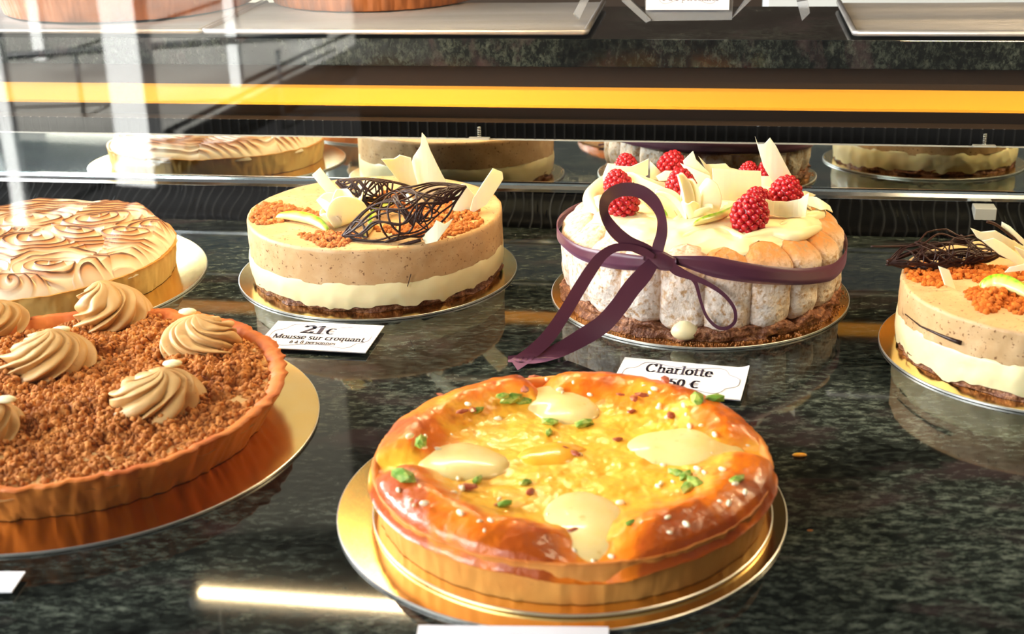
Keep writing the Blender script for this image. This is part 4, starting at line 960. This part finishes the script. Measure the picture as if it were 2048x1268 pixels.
def bake_c(X, Y, Rg, T, Z):
    pf, gap, near = bake_parts(X, Y, Rg, T); n = fbm(X * 38, Y * 38, 0, 4, 97)
    br = np.clip(sstep(.42, .98, Rg) * (1 - .55 * gap) * .95 + .34 * n * sstep(.25, .7, Rg) + .22 * (-np.cos(T - 4.0)) * -1 * sstep(.7, 1, Rg) - .05, 0, 1)
    yl = lin(250, 184, 54); orr = lin(238, 122, 12); bn = lin(152, 56, 6); o1 = sstep(.1, .62, br)[..., None]; o2 = sstep(.62, 1.15, br)[..., None]
    C = yl * (1 - o1) + orr * o1; C = C * (1 - o2) + bn * o2
    sp_ = sstep(.45, .75, fbm(X * 130, Y * 130, 0, 2, 99))[..., None] * .35 * sstep(.25, .8, Rg)[..., None]
    return C * (1 - sp_) + lin(190, 70, 20) * sp_
heightfield('baked_custard', pcx, PR + .0020, 150, 620, bake_z, M_bake, t, bake_c, fr=lambda T: 1 + .006 * fbm(np.cos(T) * 5, np.sin(T) * 5, 0, 3, 101) - .03 * np.exp(-(adiff(T, nang[0]) / .04) ** 2) - .02 * np.exp(-(adiff(T, nang[3]) / .10) ** 2) + .008 * np.exp(-(adiff(T, nang[2] - .3) / .15) ** 2))
def pear_half(c, a, L_, R_, z, H):
    """flat-side-down pear half, neck pointing along angle a"""
    nu, nv = 30, 22; V = []
    for i in range(nu):
        u = i / (nu - 1); x = -1 + 2 * u
        prof = max(0, 1 - abs(x) ** 2.4) ** .6 * (1 + .07 * float(vn(x * 3, c[0] * 90, 0, 5))) * (1 - .36 * sstep(-.1, 1, x)) * (1 + .10 * math.sin(3 * x))
        for j in range(nv):
            b = math.pi * j / (nv - 1); y_ = math.cos(b) * prof * R_; zz = math.sin(b) * prof * H
            V.append((c[0] + x * L_ * math.cos(a) - y_ * math.sin(a), c[1] + x * L_ * math.sin(a) + y_ * math.cos(a), z + zz))
    return V, grid_faces(nu, nv)
for (px1, py1, px2, py2, R_, H) in [(1162, 832, 1086, 752, .0270, .0062), (1022, 918, 812, 902, .0255, .0062), (1248, 880, 1500, 882, .0275, .0072), (1150, 965, 1198, 1112, .0270, .0050)]:
    a0 = at(px1, py1, PZ); a1 = at(px2, py2, PZ); c = (a0 + a1) / 2; an = math.atan2(a1.y - a0.y, a1.x - a0.x)
    V, F = pear_half(c, an, (a1 - a0).length / 2, R_, .0300, H)
    V = np.array(V); d = np.hypot(V[:, 0] - pcx[0], V[:, 1] - pcx[1]); V[:, 2] -= .006 * sstep(.105, .124, d)
    mesh('pear_half', V, F, M_pear, t)
c0_ = at(1108, 912, .030); V, F = pear_half(c0_, .2, .024, .017, .0300, .0055); mesh('apricot_half', V, F, M_apri, t)
def bits(name, pxs, m, size, seed, z=None, flat=.6, sub=1, stick=.4):
    rng_ = random.Random(seed)
    for (x, y, s_) in pxs:
        p = at(x, y, .036); X_ = p.x - pcx[0]; Y_ = p.y - pcx[1]; k_ = min(1, .93 * PR / math.hypot(X_, Y_)); X_ *= k_; Y_ *= k_; T_ = np.array([math.atan2(Y_, X_)]); Rg_ = np.array([math.hypot(X_, Y_) / (PR + .0020)])
        zz = float(bake_z(np.array([X_]), np.array([Y_]), Rg_, T_)[0]); p = Vector((pcx[0] + X_, pcx[1] + Y_, zz)) if k_ < 1 else at(x, y, zz + .0005)
        bm = bmesh.new(); bmesh.ops.create_icosphere(bm, subdivisions=sub, radius=size * s_)
        an = rng_.uniform(0, 3.14); V = []
        for v in bm.verts:
            q = Vector((v.co.x * 1.5, v.co.y * .8, v.co.z * flat)) * (1 + rng_.uniform(-.18, .18) * (sub == 1)); q.rotate(Matrix.Rotation(an, 3, 'Z')); V.append((q.x + p.x, q.y + p.y, q.z + zz + size * s_ * stick))
        F = [tuple(v.index for v in f.verts) for f in bm.faces]; bm.free()
        mesh(name, V, F, m, t, smooth=(sub > 1))
bits('pistachio_piece', [(1022, 802, 1.5), (1044, 806, 1.3), (1004, 794, .9), (1168, 850, 1.2), (1102, 846, 1.1), (1098, 866, .8), (1393, 803, 1.5), (1440, 808, 1.2), (842, 887, 1.3), (805, 955, 1.7), (955, 962, .9), (1050, 966, .8), (1390, 968, 1.2), (1370, 953, 1.0), (1352, 946, .9), (1472, 962, 1.0), (1376, 976, 1.2), (955, 822, .8), (1010, 1010, .9), (1262, 1046, .7)], M_pist, .0043, 1, stick=.35)
bits('almond_flake', [(935, 976, 1.5), (1060, 985, 1.1), (1268, 800, 1.2), (1282, 792, 1.2), (1340, 832, 1.2), (1263, 824, .9), (1345, 765, 1.5), (1070, 757, 1.3), (1236, 880, 1.0), (1148, 1062, 1.0), (1240, 790, .8), (925, 825, 1.3), (945, 822, 1.1), (1050, 782, 1.4), (1208, 756, .8), (1000, 1009, .9), (878, 800, .8), (1130, 900, 1.3), (1150, 908, 1.1)], M_almond, .0030, 2, flat=.35)
rs = random.Random(77); sug = []
while len(sug) < 95:
    x = rs.uniform(760, 1540); y = rs.uniform(750, 1120); p = at(x, y, .034); rr = math.hypot(p.x - pcx[0], p.y - pcx[1]) / PR
    if rr < .97 and (rr > .45 or rs.random() < .25): sug.append((x, y, rs.uniform(.6, 1.25)))
bits('sugar_pearl', sug, M_sugar, .0017, 2, flat=.9, sub=2, stick=.35)

# ------------------------------------------------------------------ price cards and crumbs on the counter
bl, br_ = at(509, 696, .003), at(731, 707, .003); tlc = at(546, 643, .003); wd = (br_ - bl).length; ht = abs((tlc - bl).dot(Vector((-(br_ - bl).y, (br_ - bl).x, 0)).normalized()))
card('white price card reading 21 € between the crumble tart and mousse cake', bl, br_ - bl, tlc - bl, wd, ht, [('21', ht * .42, wd * .40, ht * .58, .15, 10 + wd * .22), ('€', ht * .30, wd * .56, ht * .58, .12, 10 + wd * .10), ('Mousse sur croquant', ht * .22, wd * .50, ht * .36, .10, 10 + wd * .84), ('6 à 8 personnes', ht * .15, wd * .48, ht * .20, .09, 10 + wd * .42)])
bl, br_ = at(1219, 777, .003), at(1481, 802, .003); tlc = at(1246, 716, .003); wd = (br_ - bl).length; ht = abs((tlc - bl).dot(Vector((-(br_ - bl).y, (br_ - bl).x, 0)).normalized()))
card('white price card reading Charlotte, half hidden behind the pear tart', bl, br_ - bl, tlc - bl, wd, ht, [('Charlotte', ht * .36, wd * .47, ht * .60, .085, 10 + wd * .53), ('.50 €', ht * .32, wd * .53, ht * .22, .11, 10 + wd * .27)], m_curl=.0025)
bl, br_ = at(826, 1310, .003), at(1219, 1314, .003); tlc = at(826, 1253, .003)
card('white card edge at the bottom of the picture below the pear tart', bl, br_ - bl, Vector((0, 1, 0)), (br_ - bl).length, (tlc - bl).length, [], wavy=False)
bl, br_ = at(-200, 1186, .003), at(2, 1186, .003)
card('white card corner at the left under the crumble tart board', bl, br_ - bl, Vector((.1, 1, 0)), (at(28, 1148, .003) - at(-190, 1148, .003)).length, (at(28, 1148, .003) - at(28, 1186, .003)).length, [], wavy=False)
for (x, y, s_, m_, lab) in [(1599, 913, .0032, M_apri, 'small orange crumb lying on the granite right of the pear tart'), (1620, 840 + 222, .0012, M_crumbbase, 'tiny brown crumb on the granite right of the gold board')]:
    p = at(x, y, 0); bm = bmesh.new(); bmesh.ops.create_icosphere(bm, subdivisions=2, radius=s_); V = np.array([v.co[:] for v in bm.verts]) * [1.6, .8, .4] + np.array([p.x, p.y, s_ * .38]); F = [tuple(v.index for v in f.verts) for f in bm.faces]; bm.free()
    tag(mesh('crumb', V, F, m_, origin=(p.x, p.y, 0)), lab, 'crumb')
